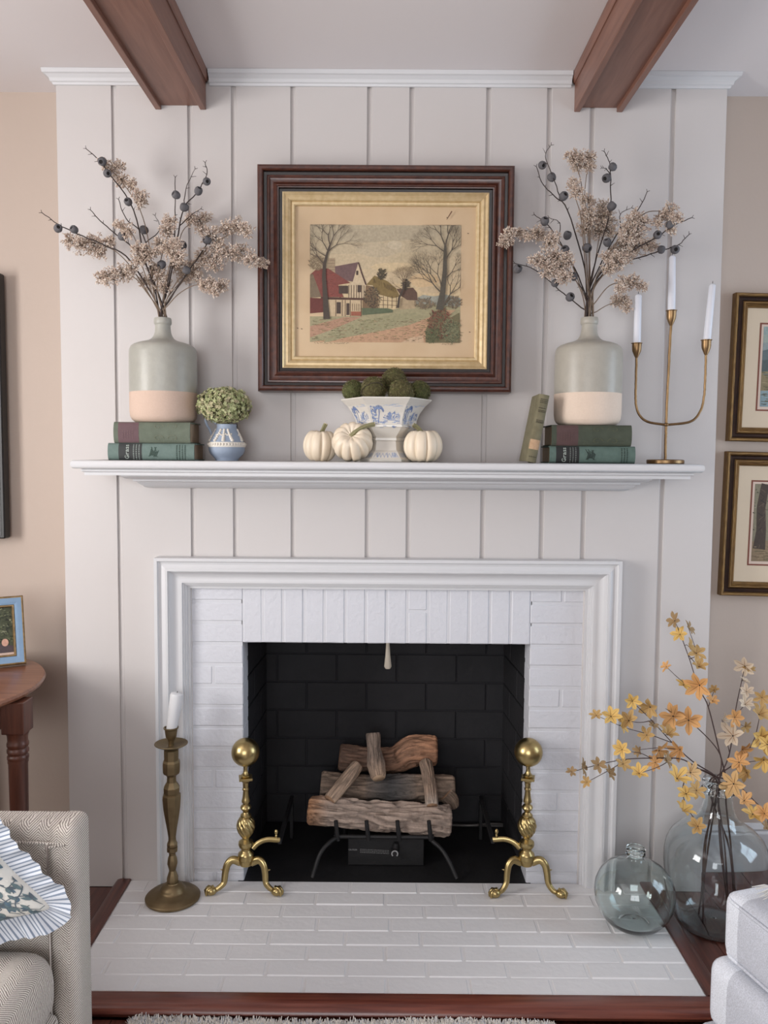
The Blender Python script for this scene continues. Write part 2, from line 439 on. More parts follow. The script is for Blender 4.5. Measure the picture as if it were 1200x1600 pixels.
# ------------------------------------------------ brick facing round the opening
MORT = mat('painted_mortar', (207, 208, 213), .55, bump=(70, .3, 5))
bs = MB()
bs.box(-.70, OX0-.0015, .0062, .099, ZF, .99); bs.box(OX1+.0015, .70, .0062, .099, ZF, .99); bs.box(OX0-.004, OX1+.004, .0062, .099, OZ+.001, .99)
brick = structure(bs.build('wall_brick_facing', MORT))
rng = random.Random(5)
def rough_box(x0, x1, y0, y1, z0, z1, bev, amp, seed, face):
    """a hand-made brick: chamfered box with a slightly wavy outline"""
    b = MB(); b.box(x0, x1, y0, y1, z0, z1, b=bev)
    for p in b.v:
        n = noise.noise_vector(p*23+Vector((seed, 0, 0)))
        p += Vector((n.x*amp, n.y*amp*.5, n.z*amp))
    return b
for (a, c, sd) in ((-.70, OX0, 0), (OX1, .70, 1)):
    for k in range(-1, 14):
        z1 = .9095-.0677*k-.0045; z0 = max(z1-.0587, ZF)
        if z1 < .005: continue
        y = .0035+rng.uniform(-.001, .001)
        cuts = [(a, c)]
        if (k*7+sd*3) % 5 == 1:
            xm = a+(c-a)*(.62 if sd == 0 else .42); cuts = [(a, xm-.004), (xm+.004, c)]
        for (p, q) in cuts:
            rough_box(p, q, y, .1, z0, z1, .003, .0012, k*3+sd, 0).build('brick', WHITE_BRICK, brick)
n = 14; wbr = (OX1-OX0+.004)/n
for k in range(n):
    x0 = OX0-.002+k*wbr+.0035; x1 = x0+wbr-.007; y = .0035+rng.uniform(-.001, .001)
    segs = [(OZ, .985)] if k != 8 else [(OZ, .878), (.885, .985)]
    for z0, z1 in segs:
        rough_box(x0, x1, y, .1, z0, z1, .003, .0011, 60+k, 0).build('brick', WHITE_BRICK, brick)

# ------------------------------------------------ firebox
SOOT = mat('soot_black', (31, 30, 34), .75, var=(9, .9, 5), col2=(20, 19, 22), bump=(60, .4, 5))
SOOTM = mat('soot_mortar', (40, 39, 43), .9)
YB, BX0, BX1 = .43, -.437, .437
fb = MB()
fb.box(-.52, .52, YB+.006, YB+.05, ZF, .98); fb.box(-.52, -.47, .1, YB+.01, ZF, .98); fb.box(.475, .52, .1, YB+.01, ZF, .98); fb.box(-.52, .52, .1, YB+.05, .94, .98)
fire = structure(fb.build('wall_firebox', SOOTM))
b = MB(); b.box(-.47, .475, -.001, YB+.006, ZF-.01, -.0015); structure(b.build('floor_firebox', mat('sooty_hearth_floor', (26, 25, 27), .6, var=(14, .9, 5), col2=(15, 14, 15), bump=(50, .3)), ))
for r_ in range(9):
    z0 = .005+r_*.1065; xo = .17 if r_ % 2 else .06
    x = -.45-xo
    while x < .45:
        a, c = max(x, -.452), min(x+.217, .452)
        if c-a > .02:
            b = rough_box(a, c, YB, YB+.01, z0, min(z0+.1015, .945), .002, .0008, r_, 0); b.build('brick', SOOT, fire)
        x += .222
for sd in (-1, 1):
    pa = Vector((.4605 if sd > 0 else -.4525, .101, 0)); pb = Vector((sd*.4385, YB, 0)); d = (pb-pa); L = d.length; d.normalize()
    M_ = Matrix(((d.x, -sd*d.y*-1, 0, pa.x), (d.y, sd*d.x*-1*-1, 0, pa.y), (0, 0, 1, 0), (0, 0, 0, 1)))
    nv = Vector((sd, 0, 0))
    for r_ in range(9):
        z0 = .005+r_*.1065; s0 = -.11 if r_ % 2 else 0
        while s0 < L:
            a, c = max(s0, .0), min(s0+.217, L)
            if c-a > .02:
                b = MB(); b.box(a, c, 0, .008, z0, min(z0+.1015, .945), b=.002)
                b.v = [pa+d*p.x+nv*p.y+Vector((0, 0, p.z)) for p in b.v]
                b.build('brick', SOOT, fire)
            s0 += .222
# pale damper lever hanging inside the lintel
t0 = at(606, 1003, .16); t1 = at(606, 1045, .16)
b = MB(); b.tube([(t0.x, .16, .945), (t0.x, .16, t0.z), t0.lerp(t1, .5), t1+Vector((0, 0, .008)), t1], [.004, .0055, .0085, .0125, .008], 10, squash=(1, .45))
tag(b.build('damper_handle', mat('pale_worn_metal', (196, 186, 170), .45, .3), smooth=50), 'pale flat damper lever hanging inside the top of the firebox', 'lever')

# ------------------------------------------------ hearth
HX0, HX1, HY = -.815, .828, -.5578
hb = MB(); hb.box(HX0, HX1, HY, -.0012, -.06, -.0022)
hearth = structure(hb.build('floor_hearth', WHITE_HEARTH))
rw = (-HY)/8; cut = .206
for r_ in range(8):
    y1 = -.0015-r_*rw-.0015; y0 = y1-rw+.004
    x = .225+(0 if r_ % 2 == 1 else .1075)-.215*6+rng.uniform(-.012, .012)
    while x < HX1:
        a, c = max(x+.0028, HX0), min(x+.215-.0028, HX1)
        if c-a > .012:
            bb = rough_box(a, c, y0, y1, -.03, rng.uniform(-.0008, .0008), .0035, .0014, 100+r_*11+int(x*10), 2)
            bb.build('brick', WHITE_HEARTH, hearth)
        x += .215
# wooden nosing round the hearth
NP = [(0, ZF), (0, .001), (.004, .004), (.045, .004), (.058, .001), (.066, -.006), (.068, -.013), (.064, -.018), (.06, ZF)]
sc = lambda k: [(a*k, h) for a, h in NP]
b = MB(); b.sweep([(HX0-.052, HY), (HX1+.052, HY)], NP, lambda x, y, h: Vector((x, y, h))); structure(b.build('trim_4', OAKX, smooth=40))
b = MB(); b.sweep([(HX0, -.001), (HX0, HY)], sc(.75), lambda x, y, h: Vector((x, y, h))); structure(b.build('trim_5', OAK, smooth=40))
b = MB(); b.sweep([(HX1, HY), (HX1, -.001)], sc(.75), lambda x, y, h: Vector((x, y, h))); structure(b.build('trim_6', OAK, smooth=40))
# floor boards near the hearth
def plank(x0, x1, y0, y1):
    b = MB(); b.box(x0+.0007, x1-.0007, y0, y1, ZF-.013, ZF, b=.0012); b.build('floor_plank', OAK, fl)
pw = .083
x = HX1+.0515
while x < 1.6:
    plank(x, x+pw, -.624, -.001 if x < XR else YW-.017); x += pw
x = HX0-.0515
while x > -1.6:
    plank(x-pw, x, -.624, -.001 if x > XL else YW-.017); x -= pw
x = -1.5
while x < 1.6:
    plank(x, x+pw, -1.9, -.628); x += pw

# ------------------------------------------------ mantel
ZM = 1.354
mx0, mx1 = at(111, 717, -.235).x, at(1100, 729, -.235).x
def v3(x, y, h): return Vector((x, y, h))
mt = thing('mantel_shelf', 'long white painted mantel shelf with stepped mouldings across the panelled chimney breast', 'mantel', ((mx0+mx1)/2, -.05, 1.268))
f_ = .012; D = -.23
P_ = [(mx0+f_, 0), (mx0+f_, D), (mx1-f_, D), (mx1-f_, 0)]
b = MB(); b.sweep(P_, [(-.05, ZM), (.004, ZM), (.0085, ZM-.0015), (.0115, ZM-.006), (.0125, ZM-.012), (.0115, ZM-.018), (.0085, ZM-.0225), (.004, ZM-.024), (-.05, ZM-.024)], v3)
b.box(mx0+.03, mx1-.03, D+.02, 0, ZM-.024, ZM); b.build('shelf_board', WHITE_TRIM, mt, smooth=40)
b = MB(); b.sweep(P_, [(-.05, ZM-.0245), (-.012, ZM-.0245), (-.010, ZM-.027), (-.010, ZM-.032), (-.013, ZM-.0335), (-.017, ZM-.0345), (-.017, ZM-.043), (-.05, ZM-.043)], v3)
b.box(mx0+.04, mx1-.04, D+.03, 0, ZM-.043, ZM-.0245); b.build('bed_strip', WHITE_TRIM, mt)
hx = .733
b = MB(); b.sweep([(-hx, 0), (-hx+.0001, -.0001), (hx-.0001, -.0001), (hx, 0)][1:3] and [(-hx, .0), (-hx, -.001), (hx, -.001), (hx, .0)],
                  [(-.0, ZM-.0435), (.074, ZM-.0435), (.073, ZM-.050), (.064, ZM-.056), (.046, ZM-.059), (.046, ZM-.065), (.036, ZM-.067), (.031, ZM-.073), (.022, ZM-.078), (.018, ZM-.083), (.010, ZM-.086), (0, ZM-.086)], v3)
b.build('lower_moulding', WHITE_TRIM, mt, smooth=35)

# ------------------------------------------------ moulded surround
PR = [(0, -.003), (0, .010), (.007, .010), (.0085, .017), (.0125, .018), (.014, .025), (.0185, .026), (.020, .033), (.030, .034), (.036, .033), (.042, .034), (.052, .040), (.056, .046), (.059, .047), (.0595, .054), (.066, .054), (.072, .050), (.080, .047), (.087, .048), (.0905, .051), (.0905, .057), (.100, .057), (.100, .0005)]
def s3(x, z, h): return Vector((x, -h, z))
IX0, IX1, IZ = -.6146, .6284, .953
path = [(IX0, 0), (IX0, IZ), (IX1, IZ), (IX1, 0)]
full = MB(); full.sweep(path, [(-a, h) for a, h in PR], s3)
m_ = len(PR)
for i, nm in ((0, 'trim_7'), (1, 'trim_8'), (2, 'trim_9')):
    b = MB(); vs = full.v[i*m_:(i+2)*m_]
    fs = [(t, m_+t, m_+t+1, t+1) for t in range(m_-1)]+[(0, m_-1, 2*m_-1, m_)]
    fs += [tuple(range(m_)), tuple(range(2*m_-1, m_-1, -1))]
    b.add(vs, fs); structure(b.build(nm, WHITE_TRIM, smooth=28))
# ================================================================== things on the mantel
YV = -.118
# ------------------------------------------------ books
def book(name, label, x0, x1, z0, h, spine, pages, cap_cols, depth=.135, yf=-.205, group=None, title=None, marks=(), deco=None):
    """lying flat, spine to the room; cap_cols = list of (u0,u1,material) panels on the spine"""
    t = thing(name, label, 'book', ((x0+x1)/2, yf+depth/2, z0), group)
    L = x1-x0
    # case: boards and rounded spine in one section swept along x
    pr = []
    for k in range(9):
        a = -math.pi/2+math.pi*k/8
        pr.append((yf+.010-.010*math.cos(a), z0+h/2+h/2*math.sin(a)*.999))
    outer = [(yf+depth, z0)]+pr+[(yf+depth, z0+h)]
    inner = [(yf+depth, z0+h-.0035), (yf+.006, z0+h-.0035), (yf+.006, z0+.0035), (yf+depth, z0+.0035)]
    b = MB(); sec = outer+inner; n = len(sec)
    vs = [Vector((x0, y, z)) for y, z in sec]+[Vector((x1, y, z)) for y, z in sec]
    fs = [(i, (i+1) % n, n+(i+1) % n, n+i) for i in range(n)]
    b.add(vs, fs)
    for xx, o in ((x0, 0), (x1, n)):   # close the section ends with quads
        k0 = len(outer)
        b.add([vs[o+0], vs[o+1], vs[o+k0+2], vs[o+k0+3]], [(0, 1, 2, 3)])
        b.add([vs[o+k0-2], vs[o+k0-1], vs[o+k0], vs[o+k0+1]], [(0, 1, 2, 3)])
        b.add([vs[o+i] for i in range(1, k0-1)]+[vs[o+k0+1], vs[o+k0+2]], [tuple(range(k0))])
    b.build('cover', spine, t, smooth=40)
    b = MB(); b.box(x0+.004, x1-.004, yf+.0065, yf+depth-.004, z0+.0036, z0+h-.0036); b.build('page_block', pages, t)
    def onspine(u, v, lay=0):
        a = (v-.5)*math.pi*.86
        return Vector((x0+u*L, yf+.010-(.0102+.0002*lay)*math.cos(a), z0+h/2+h/2*math.sin(a)))
    for (u0, u1, m) in cap_cols:
        b = MB(); K = 10
        vs = [onspine(u, .0+k/K, 1) for k in range(K+1) for u in (u0, u1)]
        b.add(vs, [(2*k, 2*k+1, 2*k+3, 2*k+2) for k in range(K)]); b.build('title_panel', m, t, smooth=60)
    if title:
        s, u, size, m = title
        tv, tf, wd = text_geo(s, size)
        # reads upwards along the spine's height
        k = .72/wd
        b = MB(); b.add([onspine(u-(y*k*h/L)*1.1, .13+x*k, 4) for x, y, z in tv], tf); b.build('lettering', m, t, fixn=False)
    ink = Ink(lambda u, v, l: onspine(u, v, 3+(l % 3)))
    for (u0, u1, v0, v1, col, kind) in marks:
        rg = random.Random(int(u0*1000))
        if kind == 'lines':      # rows of small worn print running up the spine
            u = u0
            while u < u1:
                v = v0
                while v < v1:
                    w_ = rg.uniform(.05, .11); ink.stroke([(u, v), (u, min(v+w_*.7, v1))], .012, col, True); v += w_
                u += .032
        elif kind == 'sprig':    # a little tuft of grass
            for k in range(7):
                uu = u0+(u1-u0)*k/6; ink.stroke([(uu, v0+.1*rg.random()), (uu+.02, (v0+v1)/2), (uu+.045*rg.uniform(-.5, 1), v1-.2*rg.random())], .008, col)
            ink.stroke([(u0-.01, v0+.05), ((u0+u1)/2, v0+.15), (u1+.02, v0+.02)], .01, col)
        elif kind == 'scroll':
            for (cu, sg) in ((u0+(u1-u0)*.3, 1), (u0+(u1-u0)*.7, -1)):
                for vv in (.28, .72):
                    pts = [(cu+sg*(.005+.075*math.cos(a)*(1-a/7)), vv+.17*math.sin(a)*(1-a/7)) for a in [q*.35 for q in range(18)]]
                    ink.stroke(pts, .012, col)
            for vv in (.1, .9): ink.stroke([(u0, vv), (u1, vv)], .006, col)
            for uu in (u0, u1): ink.stroke([(uu, .1), (uu, .9)], .006, col)
    if ink.mb.v: ink.mb.build('spine_print', INK, t, fixn=False, kind='stuff')
    return t
INK = ink_material('printed_ink')
G_TEAL = mat('teal_green_cloth', (106, 124, 118), .8, var=(60, .8, 5), col2=(92, 110, 104), bump=(400, .2))
G_MOSS = mat('faded_moss_cloth', (104, 112, 98), .85, var=(40, .9, 5), col2=(90, 98, 84), bump=(400, .2))
G_TEAL2 = mat('deep_teal_cloth', (90, 110, 102), .8, var=(60, .8, 5), col2=(74, 92, 85), bump=(400, .2))
G_DARK = mat('dark_olive_cloth', (72, 78, 64), .85, var=(40, .9, 5), col2=(58, 64, 52), bump=(400, .2))
PLUM = mat('plum_label', (104, 80, 84), .8, var=(50, .7, 4), col2=(92, 70, 74))
PLUM2 = mat('dark_plum_label', (86, 64, 62), .8, var=(50, .7, 4), col2=(74, 54, 54))
BLACKL = mat('black_label', (52, 54, 54), .75)
BLACKL2 = mat('black_label_deep', (34, 34, 34), .75)
PAGES = mat('aged_pages', (168, 148, 126), .9, var=(200, .9, 2), col2=(146, 126, 106), stretch=(1, 1, 14))
LETT = mat('pale_lettering', (176, 186, 178), .6)
zb = at(230, 714, -.2).z
bl = book('book', 'teal cloth book with a black title panel, on the mantel beside the blue jug', at(168, 700, -.205).x, at(303, 700, -.205).x, ZM, .0495, G_TEAL, PAGES,
          [(.125, .395, BLACKL)], title=('Grass', .245, .03, LETT), marks=[(.30, .37, .1, .9, (130, 140, 134), 'lines'), (.48, .56, .25, .75, (44, 66, 56), 'sprig'), (.80, .90, .1, .85, (44, 62, 54), 'lines')])
book('book', 'faded moss green book with a plum label, under the vase with the blush base', at(177, 670, -.205).x, at(296.5, 670, -.205).x, ZM+.0497, .0605, G_MOSS, PAGES,
     [(.06, .33, PLUM)], marks=[(.42, .94, .1, .9, (104, 108, 90), 'scroll'), (.12, .27, .25, .6, (108, 84, 86), 'lines')])
book('book', 'deep teal book with a black title panel, on the mantel under the dark olive book', at(859, 710, -.205).x, at(993, 710, -.205).x, ZM, .0495, G_TEAL2, PAGES,
     [(.075, .345, BLACKL2)], title=('Grass', .19, .03, LETT), marks=[(.24, .32, .1, .9, (104, 108, 104), 'lines'), (.43, .51, .25, .8, (24, 36, 30), 'sprig'), (.84, .93, .1, .85, (28, 40, 34), 'lines')])
book('book', 'dark olive book with a brown plum label, under the vase beside the candelabra', at(862.5, 680, -.205).x, at(987.5, 680, -.205).x, ZM+.0497, .0605, G_DARK, PAGES,
     [(.06, .33, PLUM2)], marks=[(.40, .94, .1, .9, (78, 80, 58), 'scroll'), (.12, .27, .25, .6, (88, 64, 60), 'lines')])
# leaning book
OLIVE = mat('olive_khaki_cloth', (124, 118, 94), .85, var=(40, .9, 5), col2=(100, 94, 72), bump=(300, .2))
pb = at(843, 723, -.205); lean = R(10.5)
t = thing('book', 'worn khaki green book leaning against the stacked books and vase', 'book', (pb.x-.027, -.14, ZM))
H_, TH_, DP_ = .196, .030, .125
def lp(x, y, z):   # local: x across thickness, z up; leaned about its lower right edge
    return Vector((x*math.cos(lean)+z*math.sin(lean), y, -x*math.sin(lean)+z*math.cos(lean)))
def leanbuild(mb, name, m, **k):
    mb.v = [lp(*p)+Vector((-.012, 0, TH_*math.sin(lean))) for p in mb.v]; return mb.build(name, m, t, local=True, **k)
b = MB(); yf = -.066
sec = [(0, yf+DP_)]+[(TH_/2-TH_/2*math.cos(a), yf+.008-.008*math.sin(a)) for a in [math.pi*k/8 for k in range(9)]]+[(TH_, yf+DP_), (TH_-.003, yf+DP_), (TH_-.003, yf+.005), (.003, yf+.005), (.003, yf+DP_)]
n = len(sec); vs = [Vector((x, y, 0)) for x, y in sec]+[Vector((x, y, H_)) for x, y in sec]
b.add(vs, [(i, (i+1) % n, n+(i+1) % n, n+i) for i in range(n)]+[tuple(range(n)), tuple(range(2*n-1, n-1, -1))])
leanbuild(b, 'cover', OLIVE, smooth=40)
b = MB(); b.box(.0031, TH_-.0031, yf+.0055, yf+DP_-.004, .003, H_-.003); leanbuild(b, 'page_block', PAGES)
def sp(u, v, l=0):
    a = math.pi*(.06+.88*u); return Vector((TH_/2-TH_/2*math.cos(a), yf+.008-(.0083+.0002*l)*math.sin(a), v*H_))
b = MB(); vs = [sp(k/8, v) for v in (.19, .335) for k in range(9)]
b.add(vs, [(k, k+1, 10+k, 9+k) for k in range(8)]); leanbuild(b, 'paper_label', mat('torn_paper_label', (188, 158, 128), .9, var=(120, .8), col2=(160, 128, 98)))
ink = Ink(lambda u, v, l: sp(u, v, 2+l % 2)); rg = random.Random(3)
for v in (.93, .905, .88, .80, .765, .745, .62, .60, .585, .08): 
    u = .25
    while u < .8: w_ = rg.uniform(.05, .12); ink.stroke([(u, v), (u+w_*.7, v)], .012, (64, 56, 40), True); u += w_
leanbuild(ink.mb, 'spine_print', INK, fixn=False, kind='stuff')

# ------------------------------------------------ stoneware vases
GLAZE = mat('grey_green_glaze', (166, 164, 155), .38, var=(45, .6, 6), col2=(150, 149, 141), bump=(120, .12, 4))
BLUSH = mat('blush_bare_clay', (202, 178, 162), .85, var=(200, .5, 4), col2=(193, 168, 151), bump=(300, .15))
GLAZE2 = mat('warm_grey_glaze', (172, 167, 156), .38, var=(45, .6, 6), col2=(157, 152, 142), bump=(120, .12, 4))
CREAM = mat('cream_bare_clay', (222, 203, 186), .85, var=(200, .5, 4), col2=(212, 192, 174), bump=(300, .15))
def vase(px, label, glaze, clay, k, zline):
    c = at(px, 650, YV); z0 = ZM+.0497+.0605+.0004
    t = thing('stoneware_vase', label, 'vase', (c.x, YV, z0))
    full = [(.0, 0), (.072, 0), (.082, .002), (.091, .009), (.0955, .018), (.0975, .032), (.0978, .06)]
    low = full+[(.0978, zline)]
    b = MB(); b.lathe([(r, z*k) for r, z in low]+[(.05, zline*k)], 56); b.build('bare_base', clay, t, local=True, smooth=40)
    up = [(.0979, zline), (.0980, .15), (.0978, .2), (.0962, .2135), (.0925, .222), (.084, .2285), (.07, .2335), (.055, .2375), (.043, .241), (.033, .247), (.0272, .2555), (.0238, .265), (.0224, .277), (.0222, .287), (.0248, .2895), (.0258, .294), (.0256, .303), (.0238, .3075), (.0205, .308), (.0185, .303), (.018, .25), (.03, .235), (.085, .21), (.092, .19), (.092, .12), (.05, zline)]
    b = MB(); b.lathe([(r, z*k) for r, z in up], 56); b.build('glazed_body', glaze, t, local=True, smooth=40)
    return Vector((c.x, YV, z0+.308*k))
mouthL = vase(256, 'grey stoneware bottle vase with a blush clay base, above the blue jug', GLAZE, BLUSH, 1.0, .0885)
mouthR = vase(917.5, 'grey stoneware bottle vase with a cream clay base, beside the brass candelabra', GLAZE2, CREAM, 1.03, .0905)

# ------------------------------------------------ dried stems in the vases
TWIG = mat('dark_twig_bark', (66, 54, 50), .85, var=(60, .8), col2=(46, 38, 36))
STEM = mat('tan_dried_stem', (130, 112, 96), .85, var=(60, .8), col2=(92, 76, 62))
SEED = bpy.data.materials.new('tan_seed_heads'); SEED.use_nodes = True
_b = SEED.node_tree.nodes['Principled BSDF']; _b.inputs['Roughness'].default_value = .75
_a = SEED.node_tree.nodes.new('ShaderNodeVertexColor'); _a.layer_name = 'Col'; SEED.node_tree.links.new(_a.outputs[0], _b.inputs['Base Color'])
PODM = mat('slate_pod', (104, 102, 105), .8, var=(90, .9, 4), col2=(80, 78, 81), bump=(200, .3))
PODIN = mat('dark_pod_hollow', (30, 26, 26), .9)
# one pod mesh: a blunt capsule, open at one end
pb_ = MB(); pb_.lathe([(.0, -.0135), (.006, -.0125), (.0105, -.008), (.0128, -.001), (.0122, .006), (.0095, .0105), (.0062, .012), (.005, .0095), (.0046, .004), (0, .003)], 14)
pod_src = pb_.build('seed_pod', PODM, None, smooth=50)
pod_mesh = pod_src.data; bpy.data.objects.remove(pod_src, do_unlink=True)
pi_ = MB(); pi_.lathe([(.0, .0032), (.0047, .0045), (.0051, .0096), (.0035, .0098), (0, .0098)], 12)
_o = pi_.build('pod_mouth', PODIN); podin_mesh = _o.data; bpy.data.objects.remove(_o, do_unlink=True)
def add_pod(parent, p, rg):
    o = bpy.data.objects.new('seed_pod', pod_mesh); COL.objects.link(o); o.parent = parent
    o.location = p-parent.location
    o.rotation_euler = (rg.uniform(.4, 2.2), rg.uniform(-1, 1), rg.uniform(-1.2, 1.2)); s = rg.uniform(.88, 1.05); o.scale = (s, s, s)
    q = bpy.data.objects.new('pod_mouth', podin_mesh); COL.objects.link(q); q.parent = o
SEEDC = [(202, 182, 166), (188, 166, 152), (216, 200, 186), (174, 152, 138), (226, 214, 202), (194, 174, 154)]
def zoomL(p): return (40+p[0]/2.963, 200+p[1]/2.963)
def zoomR(p): return (760+p[0]/2.963, 200+p[1]/2.963)
def path3(pts, zf, mouth, ytip, rg):
    """photo points from the vase mouth outwards, depth easing from the mouth to ytip"""
    n = len(pts); out = [mouth+Vector((rg.uniform(-.008, .008), rg.uniform(-.008, .008), -.10)), mouth+Vector((rg.uniform(-.012, .012), rg.uniform(-.01, .01), .002))]
    for i, p in enumerate(pts):
        f = (i+1)/n; Y = mouth.y+(ytip-mouth.y)*f
        out.append(at(*zf(p), Y))
    return out
def spray(pts, zf, mouth, heads, label, group, seed, dens=1.0):
    """a dried filler stem: thin wiry stem, heads = list of (photo point, radius in photo-zoom px)"""
    rg = random.Random(seed); yt = rg.uniform(-.2, -.05)
    t = thing('dried_flower_stem', label, 'dried flower', mouth, group)
    P = smoothpath(path3(pts, zf, mouth, yt, rg), 5)
    b = MB(); L = len(P); b.tube(P, [.0021*(1-.55*i/L) for i in range(L)], 5)
    sb = MB()
    for (hp, hr) in heads:
        Yh = min(max(yt+rg.uniform(-.02, .02), -.22), -.045); c = at(*zf(hp), Yh); r = hr/2.963*(Yh-CAM.y)/FPX
        # stalk from the nearest stem point
        q = min(P[L//3:], key=lambda s: (s-c).length); b.tube([q, (q+c)/2+Vector((0, 0, .004)), c], [.0011, .0009, .0007], 4)
        nb = int(48*dens*(hr/40)**1.25)+14
        for k in range(nb):
            d = Vector((rg.gauss(0, 1), rg.gauss(0, .75), rg.gauss(.1, .9))).normalized()
            rad = r*1.12*rg.uniform(.25, 1.0); e = c+Vector((d.x*rad, d.y*rad*.8, d.z*rad))
            if e.y > -.012: e.y = -.012-rg.random()*.01
            s0 = c.lerp(e, .25)
            b.tube([s0, e], [.0006, .0004], 3, caps=False)
            for j in range(5):
                o = Vector((rg.gauss(0, 1), rg.gauss(0, 1), rg.gauss(0, 1))).normalized()
                pp = e+o*rg.uniform(.002, .0065)
                if pp.y > -.008: pp.y = -.008
                sb.octa(pp, (o+d*.8), rg.uniform(.0015, .0023), rg.uniform(.0027, .0042), rg.choice(SEEDC))
    b.build('stem', STEM, t)
    if sb.v: sb.build('seed_heads', SEED, t, kind='stuff', fixn=False)
def twig(paths, pods, zf, mouth, label, group, seed, ytip=None):
    rg = random.Random(seed); yt = ytip if ytip is not None else rg.uniform(-.19, -.07)
    t = thing('pod_branch', label, 'branch', mouth, group)
    b = MB(); main = None
    for i, (pts, root) in enumerate(paths):
        if root: P = path3(pts, zf, mouth, yt, rg)
        else: P = [at(*zf(p), yt-.01*k) for k, p in enumerate(pts)]
        if not root and main is not None: P[0] = min(main, key=lambda s: (s-P[0]).length)
        P = smoothpath(P, 5); L = len(P)
        if main is None: main = P
        r0_ = .0027 if root else .0016
        b.tube([p+Vector((rg.gauss(0, .0007), 0, rg.gauss(0, .0007))) for p in P], [r0_*(1-.62*k/L) for k in range(L)], 6)
        for k in range(max(4, L//2), L-1, 3):          # little side spurs
            d = (P[k+1]-P[k]).normalized(); s = Vector((-d.z, rg.uniform(-.4, .4), d.x))*rg.choice((-1, 1))
            e = P[k]+(d*.6+s)*rg.uniform(.006, .014); b.tube([P[k], e], [.0010, .0005], 4)
        d = (P[-1]-P[-3]).normalized(); s = Vector((-d.z, 0, d.x))
        for sg in (-1, 1): b.tube([P[-1], P[-1]+(d+s*sg*.9)*.006], [.0009, .0006], 4)
    b.build('twig', TWIG, t)
    for p in pods:
        q = at(*zf(p), yt); n_ = min(main, key=lambda s: math.hypot((s-q).x, (s-q).z)); q = at(*zf(p), n_.y-.006 if math.hypot((n_-q).x, (n_-q).z) < .03 else yt)
        add_pod(t, q, rg)
SL = ['seed-head stem stretching out flat towards the beige alcove, in the blush-based vase', 'low drooping seed-head stem on the beige-alcove side of the blush-based vase', 'tall slanting seed-head stem climbing beside a pod twig in the blush-based vase', 'upright seed-head stem at the centre of the blush-based vase', 'short full seed-head stem just beside the centre of the blush-based vase', 'seed-head stem ending in a small flat cluster, between centre and picture frame, blush-based vase', 'wide seed-head stem rising towards the picture frame from the blush-based vase', 'longest seed-head stem, its tip overlapping the picture frame, in the blush-based vase', 'lowest seed-head stem drooping above the green hydrangea, in the blush-based vase', 'stubby seed-head stem just over the mouth of the blush-based vase', 'stubby seed-head stem leaning to the picture from the mouth of the blush-based vase', 'middle-height seed-head stem leaning to the beige alcove in the blush-based vase']; SLg = 'dried seed-head stems in the blush-based vase'
SR = ['tallest seed-head stem with a double tuft on top, in the cream-based vase', 'tall seed-head stem with a single tuft next to the tallest, in the cream-based vase', 'slim seed-head stem with two small tufts on the picture side, in the cream-based vase', 'upright seed-head stem at the centre of the cream-based vase', 'fullest upright seed-head stem beside the centre one, in the cream-based vase', 'broad seed-head stem leaning towards the candelabra in the cream-based vase', 'wide seed-head stem spreading flat towards the candelabra, in the cream-based vase', 'short full seed-head stem above the mouth of the cream-based vase', 'long seed-head stem whose tip crosses the picture frame, in the cream-based vase', 'bushy seed-head stem low on the picture side of the cream-based vase', 'curving seed-head stem reaching over the middle candle, in the cream-based vase', 'low seed-head stem hanging beside the candle next to the cream-based vase', 'lowest small seed-head stem near the neck of the cream-based vase']; SRg = 'dried seed-head stems in the cream-based vase'
TL = ['tallest pod twig slanting over the beige-alcove side, in the blush-based vase', 'forked-tip twig with one pod, between the two alcove-side twigs, blush-based vase', 'long flat twig with two pods reaching past the panelling edge, in the blush-based vase', 'branching twig with the most pods, nearest the picture frame, in the blush-based vase', 'straight upright twig with a single high pod, in the blush-based vase', 'short crooked twig with one pod near the centre of the blush-based vase', 'low twig with one pod among the seed heads, pointing to the picture, blush-based vase']; TLg = 'pod twigs in the blush-based vase'
TR = ['tall forked pod twig on the picture side of the cream-based vase', 'forked pod twig at middle height on the picture side of the cream-based vase', 'low twig with pods bending down towards the leaning book, in the cream-based vase', 'upright pod twig at the centre of the cream-based vase', 'low flat twig with two pods just above the middle candle, in the cream-based vase', 'twig with two pods slanting over the candelabra, in the cream-based vase', 'bare thin twig without pods leaning to the candelabra, in the cream-based vase', 'short twig with one pod near the neck of the cream-based vase']; TRg = 'pod twigs in the cream-based vase'
